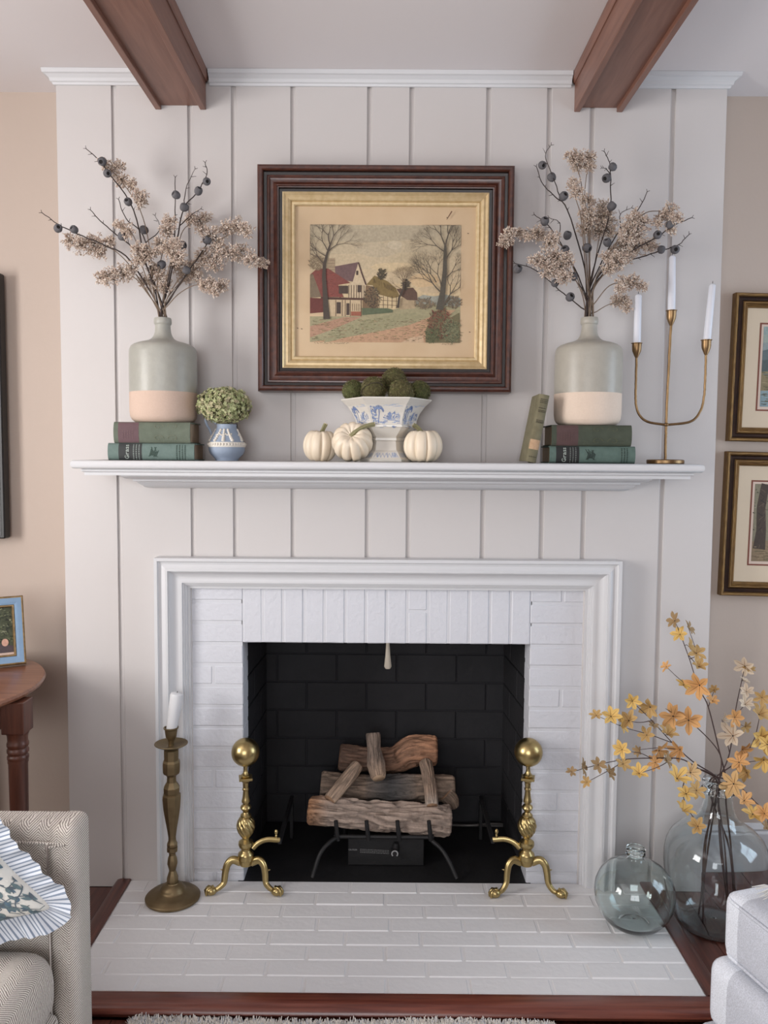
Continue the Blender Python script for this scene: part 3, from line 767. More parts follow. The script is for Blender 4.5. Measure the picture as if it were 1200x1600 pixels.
for k, (pts, heads) in enumerate([
    ([(520, 690), (440, 590), (360, 545), (210, 520)], [((210, 525), 38), ((260, 545), 48), ((320, 540), 55), ((345, 580), 36), ((385, 525), 30)]),
    ([(560, 760), (500, 690), (420, 670), (340, 690)], [((350, 690), 36), ((395, 690), 45), ((445, 670), 45), ((490, 660), 30)]),
    ([(590, 740), (575, 560), (530, 380), (430, 230), (355, 165)], [((365, 165), 30), ((400, 190), 32), ((435, 180), 26), ((440, 240), 36), ((490, 265), 26), ((530, 320), 36), ((535, 350), 26)]),
    ([(610, 760), (620, 640), (650, 520), (665, 430)], [((665, 430), 32), ((655, 480), 42), ((625, 540), 40), ((590, 570), 34)]),
    ([(640, 760), (665, 640), (690, 560)], [((700, 600), 44), ((665, 560), 40), ((700, 540), 30)]),
    ([(650, 720), (700, 560), (740, 460), (830, 425)], [((760, 425), 30), ((800, 430), 42), ((835, 420), 30), ((815, 470), 30)]),
    ([(670, 760), (760, 640), (880, 530), (1030, 450)], [((860, 500), 46), ((920, 470), 40), ((970, 450), 42), ((1020, 470), 36), ((880, 560), 46)]),
    ([(680, 770), (780, 660), (900, 590), (1020, 570), (1105, 630)], [((1100, 630), 26), ((1050, 610), 40), ((1000, 575), 40), ((940, 580), 44), ((870, 620), 46), ((820, 600), 40)]),
    ([(660, 820), (720, 760), (800, 725), (900, 740)], [((830, 730), 30), ((870, 755), 34), ((910, 730), 34), ((860, 715), 26)]),
    ([(620, 800), (600, 730), (600, 690)], [((560, 710), 38), ((620, 690), 44), ((640, 740), 38), ((600, 650), 30)]),
    ([(650, 800), (710, 720), (745, 680)], [((735, 690), 38), ((770, 650), 42), ((700, 640), 36), ((790, 690), 30)]),
    ([(600, 800), (540, 640), (500, 500), (430, 445)], [((435, 450), 28), ((475, 480), 34), ((530, 560), 38), ((520, 610), 36), ((560, 600), 30)]),
]): spray(pts, zoomL, mouthL, heads, SL[k], SLg, 10+k)
twig([([(560, 640), (500, 380), (395, 220), (330, 140), (280, 95)], True)], [(355, 155), (378, 210), (475, 342)], zoomL, mouthL, TL[0], TLg, 41)
twig([([(545, 610), (430, 500), (345, 430), (300, 378)], True)], [(447, 500)], zoomL, mouthL, TL[1], TLg, 42)
twig([([(490, 620), (370, 545), (240, 490), (150, 445), (75, 392)], True)], [(150, 465), (225, 470)], zoomL, mouthL, TL[2], TLg, 43)
twig([([(665, 720), (700, 520), (735, 370), (800, 290), (838, 215), (832, 160)], True), ([(735, 370), (742, 280), (785, 190)], False), ([(715, 450), (770, 400), (812, 375)], False)],
     [(735, 367), (800, 292), (838, 248), (725, 543), (745, 658)], zoomL, mouthL, TL[3], TLg, 44)
twig([([(660, 700), (690, 500), (693, 380), (693, 228)], True)], [(697, 310), (682, 548), (630, 632)], zoomL, mouthL, TL[4], TLg, 45)
twig([([(590, 700), (545, 500), (465, 420), (430, 330)], True), ([(560, 560), (620, 470), (600, 405)], False)], [(548, 472), (840, 520)][:1], zoomL, mouthL, TL[5], TLg, 46)
twig([([(690, 760), (770, 640), (840, 540), (880, 505)], True)], [(840, 520)], zoomL, mouthL, TL[6], TLg, 47)
for k, (pts, heads) in enumerate([
    ([(470, 700), (450, 430), (440, 260), (405, 140)], [((395, 145), 36), ((430, 130), 34), ((420, 175), 28)]),
    ([(480, 700), (470, 440), (455, 310), (470, 170)], [((475, 145), 34), ((480, 180), 28), ((450, 165), 24)]),
    ([(465, 720), (440, 430), (415, 330), (410, 280)], [((405, 260), 32), ((415, 300), 34)]),
    ([(475, 700), (480, 500), (475, 350)], [((470, 340), 38), ((470, 395), 42), ((455, 470), 38), ((480, 430), 36)]),
    ([(490, 700), (520, 520), (540, 400)], [((540, 375), 40), ((530, 420), 52), ((570, 430), 40), ((560, 480), 46), ((510, 480), 40)]),
    ([(500, 720), (580, 560), (690, 420)], [((690, 410), 38), ((670, 450), 48), ((720, 440), 42), ((650, 490), 46), ((700, 490), 44)]),
    ([(500, 740), (600, 600), (720, 530)], [((640, 540), 46), ((690, 550), 50), ((740, 540), 40), ((770, 555), 28), ((600, 570), 40)]),
    ([(490, 760), (560, 660), (630, 610)], [((610, 620), 48), ((650, 600), 42), ((570, 650), 36), ((560, 600), 38)]),
    ([(430, 720), (360, 560), (270, 500), (160, 475), (85, 520)], [((90, 520), 40), ((110, 490), 34), ((150, 490), 26), ((190, 500), 32), ((240, 490), 36), ((285, 520), 42), ((310, 510), 30)]),
    ([(440, 760), (380, 660), (300, 620), (230, 620)], [((230, 615), 34), ((270, 620), 46), ((320, 600), 50), ((350, 640), 50), ((300, 660), 46), ((360, 690), 40), ((375, 610), 34)]),
    ([(510, 700), (620, 540), (720, 405), (800, 385), (870, 400)], [((850, 385), 38), ((880, 415), 28), ((820, 410), 32), ((790, 440), 26), ((855, 470), 22)]),
    ([(510, 800), (570, 730), (640, 715), (700, 720)], [((640, 720), 40), ((680, 710), 36), ((720, 730), 26), ((620, 745), 28)]),
    ([(510, 850), (560, 820), (620, 800)], [((600, 800), 30), ((635, 800), 34), ((650, 830), 24)]),
]): spray(pts, zoomR, mouthR, heads, SR[k], SRg, 80+k)
twig([([(455, 650), (375, 380), (320, 320), (262, 260), (230, 178)], True), ([(345, 330), (310, 230), (272, 130), (300, 80)], False)], [(258, 172), (302, 228), (357, 316)], zoomR, mouthR, TR[0], TRg, 141)
twig([([(440, 720), (350, 545), (280, 445), (222, 402)], True), ([(395, 490), (340, 440), (290, 415)], False)], [(270, 432), (365, 565), (375, 497)], zoomR, mouthR, TR[1], TRg, 142)
twig([([(440, 830), (360, 770), (230, 660), (130, 625)], True)], [(145, 652), (387, 783), (318, 718)], zoomR, mouthR, TR[2], TRg, 143)
twig([([(475, 750), (510, 600), (570, 400), (575, 240), (570, 160), (545, 108)], True), ([(575, 210), (555, 190), (535, 183)], False)], [(585, 180), (557, 232), (580, 362), (560, 530), (465, 555)], zoomR, mouthR, TR[3], TRg, 144)
twig([([(500, 720), (640, 625), (740, 590), (830, 560), (890, 540), (938, 490)], True)], [(810, 563), (873, 563)], zoomR, mouthR, TR[4], TRg, 145)
twig([([(510, 700), (640, 590), (790, 505), (870, 450), (952, 415)], True)], [(792, 495), (850, 447)], zoomR, mouthR, TR[5], TRg, 146)
twig([([(480, 740), (600, 500), (700, 380), (745, 295)], True), ([(580, 440), (620, 400), (672, 370)], False)], [(403, 688)][:0], zoomR, mouthR, TR[6], TRg, 147)
twig([([(470, 790), (410, 700), (380, 620)], True)], [(403, 688), (370, 560)][:1], zoomR, mouthR, TR[7], TRg, 148)
# ================================================================== jug with hydrangea
BLUEJ = mat('pale_blue_stoneware', (146, 159, 178), .6, var=(80, .5), col2=(138, 151, 170))
RELIEF = mat('cream_relief', (214, 208, 198), .7)
jc = at(354.5, 716, -.13); JX = jc.x; JY = -.13
t = thing('relief_jug', 'small pale blue jug with cream relief figures and a loop handle', 'jug', (JX, JY, ZM))
k = 1/523
prof = [(0, .0005), (.0335, .0005), (.0345, .006), (.040, .012), (.0478, .020), (.0525, .030), (.0535, .040), (.0535, .0425), (.052, .0535), (.0495, .057), (.043, .070), (.036, .083), (.0305, .094), (.0285, .101), (.0295, .107), (.0285, .108), (.026, .100), (.03, .085), (.045, .05), (.03, .015), (0, .012)]
b = MB(); b.lathe(prof, 40); b.build('body', BLUEJ, t, local=True, smooth=45)
b = MB(); b.lathe([(.0532, .0405), (.0552, .0405), (.0555, .042), (.0545, .0525), (.0542, .055), (.052, .055)], 40); bd = b.build('relief_band', RELIEF, t, local=True, smooth=45)
b = MB()
for i in range(40):
    a = 2*math.pi*i/40; b.ball((.0548*math.cos(a), .0548*math.sin(a), .0485), .003, 6, 5, sc=(1, 1, 1.4))
b.build('band_ornament', RELIEF, t, local=True, smooth=60)
def jr(z):
    for (r1, z1), (r2, z2) in zip(prof[9:], prof[10:]):
        if z1 <= z <= z2: return r1+(r2-r1)*(z-z1)/(z2-z1)
    return .05
b = MB()
def fig(th, z, sx, sz):      # a flattened relief lump on the sloping wall
    r = jr(z); b.ball((r*math.cos(th), r*math.sin(th), z), 1, 8, 6, sc=(sx, sx, sz))
for a0, lean_ in ((-2.15, .25), (-1.6, 0), (-1.05, -.25), (-.3, .2), (-2.9, -.2), (.6, .1), (1.6, 0)):
    for q in range(6):
        f = q/5; fig(a0+lean_*f*.8, .060+.026*f, .0058-.0026*f, .0048)
    fig(a0+lean_*.9, .0905, .0036, .0040); fig(a0+lean_*.5+.14, .078, .0028, .003); fig(a0+lean_*.5-.16, .0755, .0028, .003)
b.build('relief_figure', RELIEF, t, local=True, smooth=60)
hp = [at(*p, JY) for p in ((333, 690), (331.5, 682), (328, 672), (323, 663), (321, 655), (325, 650), (338, 662))]
b = MB(); b.tube(smoothpath(hp, 5), .0036, 8, squash=(1, .7)); b.build('handle', BLUEJ, t, smooth=60)
# hydrangea head: many four-petalled florets over a lumpy dome
t = thing('hydrangea_head', 'dried green hydrangea head filling the small blue jug', 'flower', (JX, JY, ZM+.101))
rg = random.Random(8); hc = at(350, 634, JY)
b = MB(); HC = [(176, 182, 134), (160, 166, 118), (194, 196, 152), (146, 150, 104), (186, 178, 142), (170, 160, 128)]
for i in range(1700):
    d = Vector((rg.gauss(0, 1), rg.gauss(0, 1), rg.gauss(.15, 1))).normalized()
    lump = 1+.10*noise.noise(d*3.1)+.06*noise.noise(d*7)
    c = hc+Vector((d.x*.079, d.y*.070, d.z*.053))*lump*rg.uniform(.82, 1.03)
    if c.y > -.006: continue
    nrm = (d+Vector((rg.gauss(0, .35), rg.gauss(0, .35), rg.gauss(0, .35)))).normalized(); x = nrm.orthogonal().normalized(); y = nrm.cross(x); a0 = rg.random()*6; col = rg.choice(HC); sz = rg.uniform(.0046, .0068)
    for q in range(4):
        a = a0+q*math.pi/2; u = x*math.cos(a)+y*math.sin(a); v = -x*math.sin(a)+y*math.cos(a)
        b.add([c, c+u*sz*.55+v*sz*.42+nrm*.0014, c+u*sz+nrm*.0004, c+u*sz*.55-v*sz*.42+nrm*.0014], [(0, 1, 2, 3)], 0, None, col)
b.build('florets', SEED, t, kind='stuff', fixn=False)
b = MB(); b.ball(hc, 1, 14, 10, sc=(.064, .055, .041)); b.tube([hc, Vector((JX, JY, ZM+.06))], .012, 8); b.build('flower_core', mat('olive_flower_core', (96, 92, 62), .9), t, smooth=60)  # plain olive core and stalk under the florets

# ================================================================== pumpkins
PUMP = mat('cream_pumpkin_skin', (228, 214, 194), .45, var=(14, .7, 3), col2=(218, 200, 172), bump=(60, .06))
PST = mat('dry_green_stalk', (142, 138, 104), .8, var=(60, .9), col2=(112, 106, 74), stretch=(1, 1, 1))
PCUT = mat('pale_stalk_cut', (206, 194, 168), .8)
def pumpkin(label, c, rx, rz, ribs, tilt, stalk, ph=0):
    """c = base point; tilt = (rx, ry) lean; stalk = list of local points and radii"""
    t = thing('mini_pumpkin', label, 'pumpkin', c)
    t.rotation_euler = (0, 0, 0)
    M_ = Matrix.Translation((0, 0, rz)) @ Matrix.Rotation(tilt[1], 4, 'Y') @ Matrix.Rotation(tilt[0], 4, 'X')
    b = MB(); n, m = 96, 30; vs = []; fs = []
    for j in range(m+1):
        th = math.pi*j/m
        for i in range(n):
            a = 2*math.pi*i/n+ph; rib = abs(math.sin(ribs*a/2)); g = 1-.17*(1-rib)**2.2*math.sin(th)**.55
            x = math.sin(th); z = math.cos(th)
            pole = .36*math.exp(-(x/.33)**2)
            zz = (z-(pole if z > 0 else -pole*.8)*1.0)*rz
            vs.append((rx*(x**.82)*g*math.cos(a), rx*(x**.82)*g*math.sin(a), zz*(1+.02*math.sin(ribs*a))))
    for j in range(m):
        for i in range(n):
            k = (i+1) % n; fs.append((j*n+i, (j+1)*n+i, (j+1)*n+k, j*n+k))
    b.add(vs, fs, 0, M_)
    lo = min(p.z for p in b.v)
    for p in b.v: p.z -= lo
    b.build('flesh', PUMP, t, local=True, smooth=70)
    P = [M_ @ Vector(p)-Vector((0, 0, lo)) for p, r in stalk]; rr = [r for p, r in stalk]
    P2 = smoothpath(P, 4); r2 = [rr[min(int(i/4), len(rr)-2)]*(1-(i % 4)/4)+rr[min(int(i/4)+1, len(rr)-1)]*((i % 4)/4) for i in range(len(P2))]
    b = MB(); b.tube(P2, r2, 10, rfun=lambda a, f: 1+.16*math.cos(5*a)); s = b.build('stalk', PST, t, local=True, smooth=60)
    d = (P2[-1]-P2[-2]).normalized(); b = MB(); b.tube([P2[-1]-d*.001, P2[-1]+d*.0012], r2[-1]*.95, 10); b.build('cut_end', PCUT, s, local=True)
c = at(500.5, 719.5, -.10)
pumpkin('cream mini pumpkin with a short upright stalk, at the end of the row', (c.x, -.10, ZM), .0515, .052, 9, (.08, .05), [((0, 0, .024), .011), ((.002, 0, .035), .0065), ((.007, 0, .05), .0055), ((.014, 0, .066), .0062)], .35)
c = at(550.5, 722, -.182)
pumpkin('cream mini pumpkin tipped forward with a long sideways stalk, in front of the bowl', (c.x, -.182, ZM), .060, .050, 11, (.95, -.12), [((0, 0, .020), .012), ((.004, .002, .032), .007), ((.022, .010, .041), .0056), ((.046, .019, .043), .0055), ((.070, .024, .040), .0062)], .2)
c = at(661, 722, -.165)
pumpkin('cream mini pumpkin with a bent stalk, between the bowl and the leaning book', (c.x, -.165, ZM), .0575, .053, 9, (.06, .0), [((0, 0, .024), .012), ((-.004, 0, .036), .0068), ((-.016, 0, .053), .0058), ((-.030, 0, .062), .0064)], .18)

# ================================================================== blue and white bowl with moss balls
PORC = mat('cream_porcelain', (216, 211, 202), .22, var=(40, .4), col2=(206, 200, 190))
bc = at(603, 722, -.122); BX, BY = bc.x, -.122
t = thing('footed_bowl', 'six-sided footed porcelain bowl with a blue transfer landscape', 'bowl', (BX, BY, ZM))
HP = [(.088, .0005), (.090, .008), (.082, .012), (.066, .030), (.060, .034), (.056, .060), (.060, .064), (.060, .069), (.057, .072), (.084, .098), (.0905, .102), (.0905, .106), (.088, .108), (.0905, .122), (.099, .142), (.114, .163), (.134, .181), (.1345, .184), (.130, .1845), (.112, .168), (.09, .14), (.08, .11), (.05, .085), (0, .08)]
def hexpt(R_, z, s, j):      # point on side j (0 = facing the room), s in -1..1
    a0 = -math.pi/2+j*math.pi/3; ap = R_*math.cos(math.pi/6)
    return Vector((ap*math.cos(a0)-s*R_/2*-math.sin(a0)*-1*-1, ap*math.sin(a0)+s*R_/2*math.cos(a0), z)) if False else Vector((ap*math.cos(a0)+s*R_/2*(-math.sin(a0)), ap*math.sin(a0)+s*R_/2*math.cos(a0), z))
b = MB(); b.lathe(HP, 6, ph=-math.pi/2-math.pi/6); b.build('body', PORC, t, local=True)
def hexface(j):
    pr = HP[6:18]
    def fn(s, z, l):
        for (r1, z1), (r2, z2) in zip(HP[1:17], HP[2:18]):
            if z1 <= z <= z2 and z2 > z1:
                r = r1+(r2-r1)*(z-z1)/(z2-z1); break
        else: r = .09
        p = hexpt(r, z, s, j); a0 = -math.pi/2+j*math.pi/3
        return p+Vector((math.cos(a0), math.sin(a0), 0))*(.0004+.00008*(l % 6))
    return fn
B1, B2, B3 = (98, 120, 168), (134, 152, 188), (172, 184, 206)
for j in (0, 1, 5):
    rg = random.Random(31+j); ink = Ink(hexface(j))
    def S(pts, w_, col): 
        # strokes in (s, z) with s scaled to metres
        ink.layer += 1; n = len(pts); vs = []
        for i, (u, v) in enumerate(pts):
            a = pts[max(i-1, 0)]; c_ = pts[min(i+1, n-1)]; dx, dy = (c_[0]-a[0])*.05, c_[1]-a[1]; L = math.hypot(dx, dy) or 1
            vs += [ink.fn(u-dy/L*w_/2/.05, v+dx/L*w_/2, ink.layer), ink.fn(u+dy/L*w_/2/.05, v-dx/L*w_/2, ink.layer)]
        ink.mb.add(vs, [(2*i, 2*i+1, 2*i+3, 2*i+2) for i in range(n-1)], 0, None, col)
    # water and ground lines, palm, far temple, shrubs
    for q in range(34): u = rg.uniform(-.8, .7); z = .110+rg.random()*.012; S([(u, z), (u+rg.uniform(.1, .35), z+rg.uniform(-.001, .001))], .0011, rg.choice((B2, B3, B1)))
    for q in range(8): u = rg.uniform(-.5, .5); z = .098+rg.random()*.006; S([(u, z), (u+rg.uniform(.08, .3), z)], .0012, rg.choice((B2, B1)))
    S([(-.52, .111), (-.47, .125), (-.42, .138), (-.40, .150)], .0022, B1)
    for q in range(11):
        a = -.5+q*.42; S([(-.40, .151), (-.40+.16*math.cos(a), .152+.007*math.sin(a)+.003), (-.40+.27*math.cos(a), .150+.008*math.sin(a)-.004)], .0022, rg.choice((B1, B2)))
    for q in range(50): u = rg.uniform(-.88, -.58); z = rg.uniform(.112, .156); S([(u, z), (u+rg.uniform(-.03, .05), z+rg.uniform(.002, .006))], .0022, rg.choice((B1, B2, B2)))
    for q in range(80): u = rg.uniform(-.15, .82); z = .122+rg.random()*.022*(1-abs(u-.4)); S([(u, z), (u+rg.uniform(-.03, .06), z+rg.uniform(.001, .004))], .002, rg.choice((B2, B3, B1)))
    for q in range(6): u = .12+q*.03; S([(u, .122), (u, .145-(abs(q-2.5))*.002)], .0012, B2)
    for q in range(12): u = rg.uniform(-.2, .7); z = rg.uniform(.158, .164); S([(u, z), (u+.12, z+.0012), (u+.22, z)], .0009, B3)
    for q in range(10): u = rg.uniform(-.8, .8); S([(u, .0135), (u+rg.uniform(-.1, .1), .028)], .0016, rg.choice((B2, B3)))
    for q in range(14): u = -.9+q*.13; S([(u, .0135+.012*(q % 2)), (u+.13, .0135+.012*((q+1) % 2))], .0012, B2)
    ink.mb.build('transfer_print', INK, t, local=True, fixn=False, kind='stuff')
MOSS = mat('dried_moss', (96, 92, 56), .95, var=(90, .9, 6), col2=(66, 58, 36), bump=(150, .8, 6))
MOSS_G = mat('green_dried_moss', (92, 96, 54), .95, var=(90, .9, 6), col2=(60, 60, 36), bump=(150, .8, 6))
FIB = [(118, 112, 72), (90, 84, 50), (74, 66, 40), (132, 122, 86), (96, 104, 56)]
for i, (px, py, r, Y, m, lab) in enumerate([(552, 611, .0325, -.115, MOSS_G, 'greenest moss ball at the end of the bowl nearest the upright-stalk pumpkin'), (584, 609, .0385, -.150, MOSS, 'brownish moss ball wrapped in a long strand, at the front of the bowl'),
                                      (616, 594, .0365, -.108, MOSS, 'topmost moss ball resting on the others in the bowl'), (626.5, 614, .0385, -.158, MOSS, 'olive moss ball at the front of the bowl below the topmost one'),
                                      (655, 612.5, .0335, -.105, MOSS_G, 'darkest moss ball at the bowl end nearest the bent-stalk pumpkin')]):
    c = at(px, py, Y); rg = random.Random(50+i)
    t = thing('moss_ball', lab, 'moss ball', c, 'moss balls in the blue and white bowl')
    b = MB(); b.ball((0, 0, 0), r*.95, 28, 18)
    for p in b.v: p *= 1+.05*noise.noise(p*55)
    b.build('ball', m, t, local=True, smooth=80)
    b = MB()
    for q in range(520):
        d = Vector((rg.gauss(0, 1), rg.gauss(0, 1), rg.gauss(0, 1))).normalized(); s = d.orthogonal().normalized(); s = Matrix.Rotation(rg.random()*6.3, 3, d) @ s
        l = rg.uniform(.004, .010); p0 = d*r*.965
        b.tube([p0, (p0+s*l*.5).normalized()*r*rg.uniform(1.0, 1.05), (p0+s*l).normalized()*r*rg.uniform(.97, 1.06)], .0005, 3, caps=False, col=rg.choice(FIB if m is MOSS else FIB[1:]+[(98, 104, 58), (108, 112, 66)]))
    b.build('moss_fibres', SEED, t, local=True, kind='stuff', fixn=False)
    if i == 1:
        b = MB(); b.tube([Vector((math.cos(a)*r*1.02, -.5*r*math.cos(a*1)-.75*r, math.sin(a)*.35*r+.45*r*math.cos(a))).normalized()*r*1.03 for a in [q*.2 for q in range(-1, 17)]], .0009, 5)
        b.build('twine_strand', TWIG, t, local=True)

# ================================================================== candelabra
YC = -.125
cb = at(1039.5, 721, YC)
t = thing('candelabra', 'three-armed antique brass candelabra on a round foot', 'candelabra', (cb.x, YC, ZM))
def wob(P, a=.00025):
    rg = random.Random(4); return [p+Vector((rg.gauss(0, a), rg.gauss(0, a), 0)) for p in P]
b = MB(); b.lathe([(0, .0003), (.052, .0003), (.0535, .002), (.0535, .0105), (.051, .0125), (.006, .0135), (0, .0135)], 44); b.build('foot', BRONZE, t, local=True, smooth=40)
cups = {}
cx = at(1041, 663, YC)
def cup(px, ytop, ybot):
    top = at(px, ytop, YC); bot = at(px, ybot, YC); h = top.z-bot.z; c = Vector((bot.x, YC, bot.z))
    b = MB(); b.lathe([(.0, 0), (.004, 0), (.0055, .003), (.0085, h*.22), (.0125, h*.45), (.0135, h*.62), (.0138, h*.94), (.0162, h*.97), (.0162, h), (.0115, h), (.0112, h*.5), (0, h*.48)], 20, c=c)
    b.build('candle_cup', BRONZE, t, smooth=40); return c, h
cm, hm = cup(1048.5, 485, 509); cl, hl = cup(994.5, 536, 559); cr, hr_ = cup(1103, 531, 555)
sp_ = smoothpath([Vector((cb.x, YC, ZM+.010)), at(1040, 690, YC), at(1041, 663, YC), at(1043.5, 600, YC), cm], 12)
b = MB(); b.tube(wob(sp_), [.0040]*len(sp_), 8); b.build('stem', BRONZE, t, smooth=60)
for c_, pts in ((cl, [(993.5, 600), (993.5, 630), (999, 648), (1012, 659)]), (cr, [(1102, 590), (1100, 620), (1094, 643), (1078, 659)])):
    P = [c_]+[at(*p, YC) for p in pts]+[at(1041, 664, YC)]
    P = smoothpath(P, 10); b = MB(); b.tube(wob(P), [.0037]*len(P), 8); b.build('arm', BRONZE, t, smooth=60)
b = MB(); b.ball(at(1041, 663.5, YC), .0062, 12, 8, sc=(1.2, 1, 1)); b.build('joint', BRONZE, t, smooth=60)
WAXB = mat('cool_white_wax', (218, 220, 228), .4)
for lab, c_, h, tip, base in (('white taper candle in the tall middle cup of the candelabra', cm, hm, (1050.5, 399), (1049, 487)), ('white taper candle in the candelabra cup next to the vase', cl, hl, (997.5, 459), (995.5, 537)),
                         ('white taper candle leaning in the candelabra cup next to the gilt pictures', cr, hr_, (1113.5, 443), (1104.5, 531))):
    top = at(*tip, YC); bt = at(*base, YC); bt = Vector((c_.x, YC, c_.z+h*.52))
    c2 = thing('taper_candle', lab, 'candle', bt, 'candles in the candelabra')
    ax = (top-bt); n_ = ax.normalized()
    b = MB(); b.tube([bt, bt.lerp(top, .5), top-n_*.006, top-n_*.001], [.0112, .0104, .0094, .005], 18); b.build('wax', WAXB, c2, smooth=50)
    b = MB(); b.tube([top-n_*.002, top+n_*.003, top+Vector((.0006, 0, .007))], [.0008, .0008, .0006], 5); b.build('wick', WICK, c2)

# ================================================================== framed print
WALN = wood('walnut_frame', (86, 46, 32), (54, 25, 18), .3, (6, 20, 6), 8, .35, .03)
EBON = mat('ebonised_band', (30, 21, 18), .3, coat=.3)
GILT = mat('worn_gilt_liner', (212, 190, 150), .4, .35, var=(60, .8, 5), col2=(184, 158, 114), bump=(120, .1))
fx0, fx1 = at(401.5, 400, -.07).x, at(803, 400, -.07).x; fz1, fz0 = at(602, 256, -.07).z, at(602, 612, -.07).z
fcx = (fx0+fx1)/2
t = thing('framed_print', 'framed village print in a deep walnut frame with a gilt liner, above the mantel', 'picture', (fcx, -.03, fz0))
loop = [(fx0, fz0), (fx0, fz1), (fx1, fz1), (fx1, fz0)]
sec = lambda *q: list(q)
def ring(name, prof, m, sm=30):
    b = MB(); b.sweep(loop, prof, s3, closed=True); return b.build(name, m, t, smooth=sm)
ring('outer_frame', [(0, .002), (0, .060), (.002, .066), (.008, .070), (.014, .069), (.017, .066), (.0185, .060), (.0185, .055)], WALN)
ring('dark_band', [(.0185, .060), (.0195, .052), (.027, .050)], EBON)
ring('inner_frame', [(.027, .050), (.0285, .0535), (.031, .054), (.0335, .0535), (.0345, .050), (.040, .0475), (.047, .047), (.052, .050), (.055, .052), (.0575, .051), (.0585, .046), (.062, .045)], WALN)
ring('dark_band', [(.062, .0455), (.064, .038), (.0725, .036)], EBON)
ring('gilt_liner', [(.0725, .030), (.0725, .041), (.0755, .042), (.0775, .040), (.082, .036), (.088, .0375), (.095, .034), (.098, .029), (.1005, .031), (.106, .030), (.1095, .027), (.1095, .020)], GILT, 25)
PAPER = mat('foxed_mount_paper', (206, 182, 150), .85, var=(9, .8, 5), col2=(192, 164, 130))
b = MB(); b.box(fx0+.005, fx1-.005, -.020, -.010, fz0+.005, fz1-.005); b.build('mount', PAPER, t)
# the printed landscape: (u,v) 0..1 across the image area
q0 = at(484.5, 351, -.02); q1 = at(718.5, 534.5, -.02); PX0, PX1, PZ1, PZ0 = q0.x, q1.x, q0.z, q1.z
ink = Ink(lambda u, v, l: Vector((PX0+(PX1-PX0)*u, -.0202-.000012*l, PZ1-(PZ1-PZ0)*v)))
def zp(x, y): return ((x-65)/1045, (y-52)/812)      # from the enlarged view of the photo's print
def Z(*pts): return [zp(*p) for p in pts]
rg = random.Random(12)
SKY = [(178, 164, 138), (184, 168, 140), (190, 172, 142), (196, 176, 144), (200, 178, 142), (202, 178, 140)]
for i, c in enumerate(SKY): ink.poly([(0, i*.125), (1, i*.125), (1, (i+1)*.125), (0, (i+1)*.125)], c)
def blob(cx_, cy_, rx, ry, col, n=14, j=.18):
    ink.poly([(cx_+rx*math.cos(a)*(1+rg.uniform(-j, j)), cy_+ry*math.sin(a)*(1+rg.uniform(-j, j))) for a in [2*math.pi*k/n for k in range(n)]], col)
for cx_, cy_, rx, ry, c in ((.34, .09, .26, .06, (172, 159, 135)), (.62, .07, .26, .06, (173, 160, 136)), (.46, .21, .16, .06, (182, 167, 141)), (.56, .17, .05, .035, (192, 178, 152)), (.66, .28, .14, .05, (186, 169, 139)), (.58, .36, .18, .04, (201, 180, 144)), (.76, .47, .10, .06, (201, 174, 136)), (.82, .55, .1, .03, (190, 169, 138))): blob(cx_, cy_, rx, ry, c, 18, .1)
ink.poly(Z((800, 560), (850, 535), (930, 545), (1000, 530), (1110, 555), (1110, 640), (800, 640)), (150, 150, 138))
ink.poly(Z((640, 640), (760, 610), (860, 600), (1110, 615), (1110, 870), (65, 870), (65, 690), (300, 690), (430, 650)), (156, 148, 116))
ink.poly(Z((65, 760), (300, 695), (430, 690), (250, 770), (65, 840)), (170, 134, 110))
ink.poly(Z((65, 870), (300, 840), (560, 790), (760, 745), (900, 690), (1000, 640), (1080, 640), (900, 760), (880, 870)), (182, 146, 116))
ink.poly(Z((700, 870), (770, 835), (850, 820), (860, 870)), (196, 168, 138))
ink.poly(Z((160, 870), (220, 800), (420, 720), (640, 670), (800, 660), (860, 690), (560, 775), (300, 840), (200, 868)), (150, 144, 112))
ink.layer += 1
for _ in range(420):                      # grass and rut strokes
    u, v = rg.random(), rg.uniform(.80, .995); c = rg.choice([(112, 112, 76), (96, 92, 66), (128, 126, 84), (150, 118, 92), (104, 84, 64)])
    ink.stroke([(u, v), (u+rg.uniform(.006, .03), v-rg.uniform(-.004, .008))], .0030, c, True)
# far cottages
ink.poly(Z((730, 560), (800, 570), (800, 630), (690, 640), (690, 560)), (168, 148, 118)); ink.poly(Z((665, 495), (780, 485), (808, 520), (812, 575), (740, 572), (700, 545)), (94, 72, 60))
ink.poly(Z((540, 540), (680, 560), (680, 630), (540, 630)), (200, 178, 140)); ink.poly(Z((455, 470), (500, 480), (540, 540), (540, 630), (430, 630), (430, 520)), (122, 98, 74))
ink.poly(Z((455, 468), (512, 403), (600, 440), (660, 490), (690, 548), (640, 560), (545, 535), (500, 470)), (126, 106, 66)); 
ink.layer += 1
for k in range(40): x = rg.uniform(500, 660); ink.stroke(Z((x, 420+(x-500)*.42), (x+rg.uniform(-6, 14), 450+(x-500)*.45)), .0025, (100, 82, 50), True)
for x in (545, 575, 605, 635, 665): ink.stroke(Z((x, 545), (x, 630)), .004, (84, 64, 50))
for y in (575, 605): ink.stroke(Z((540, y), (680, y+6)), .004, (84, 64, 50))
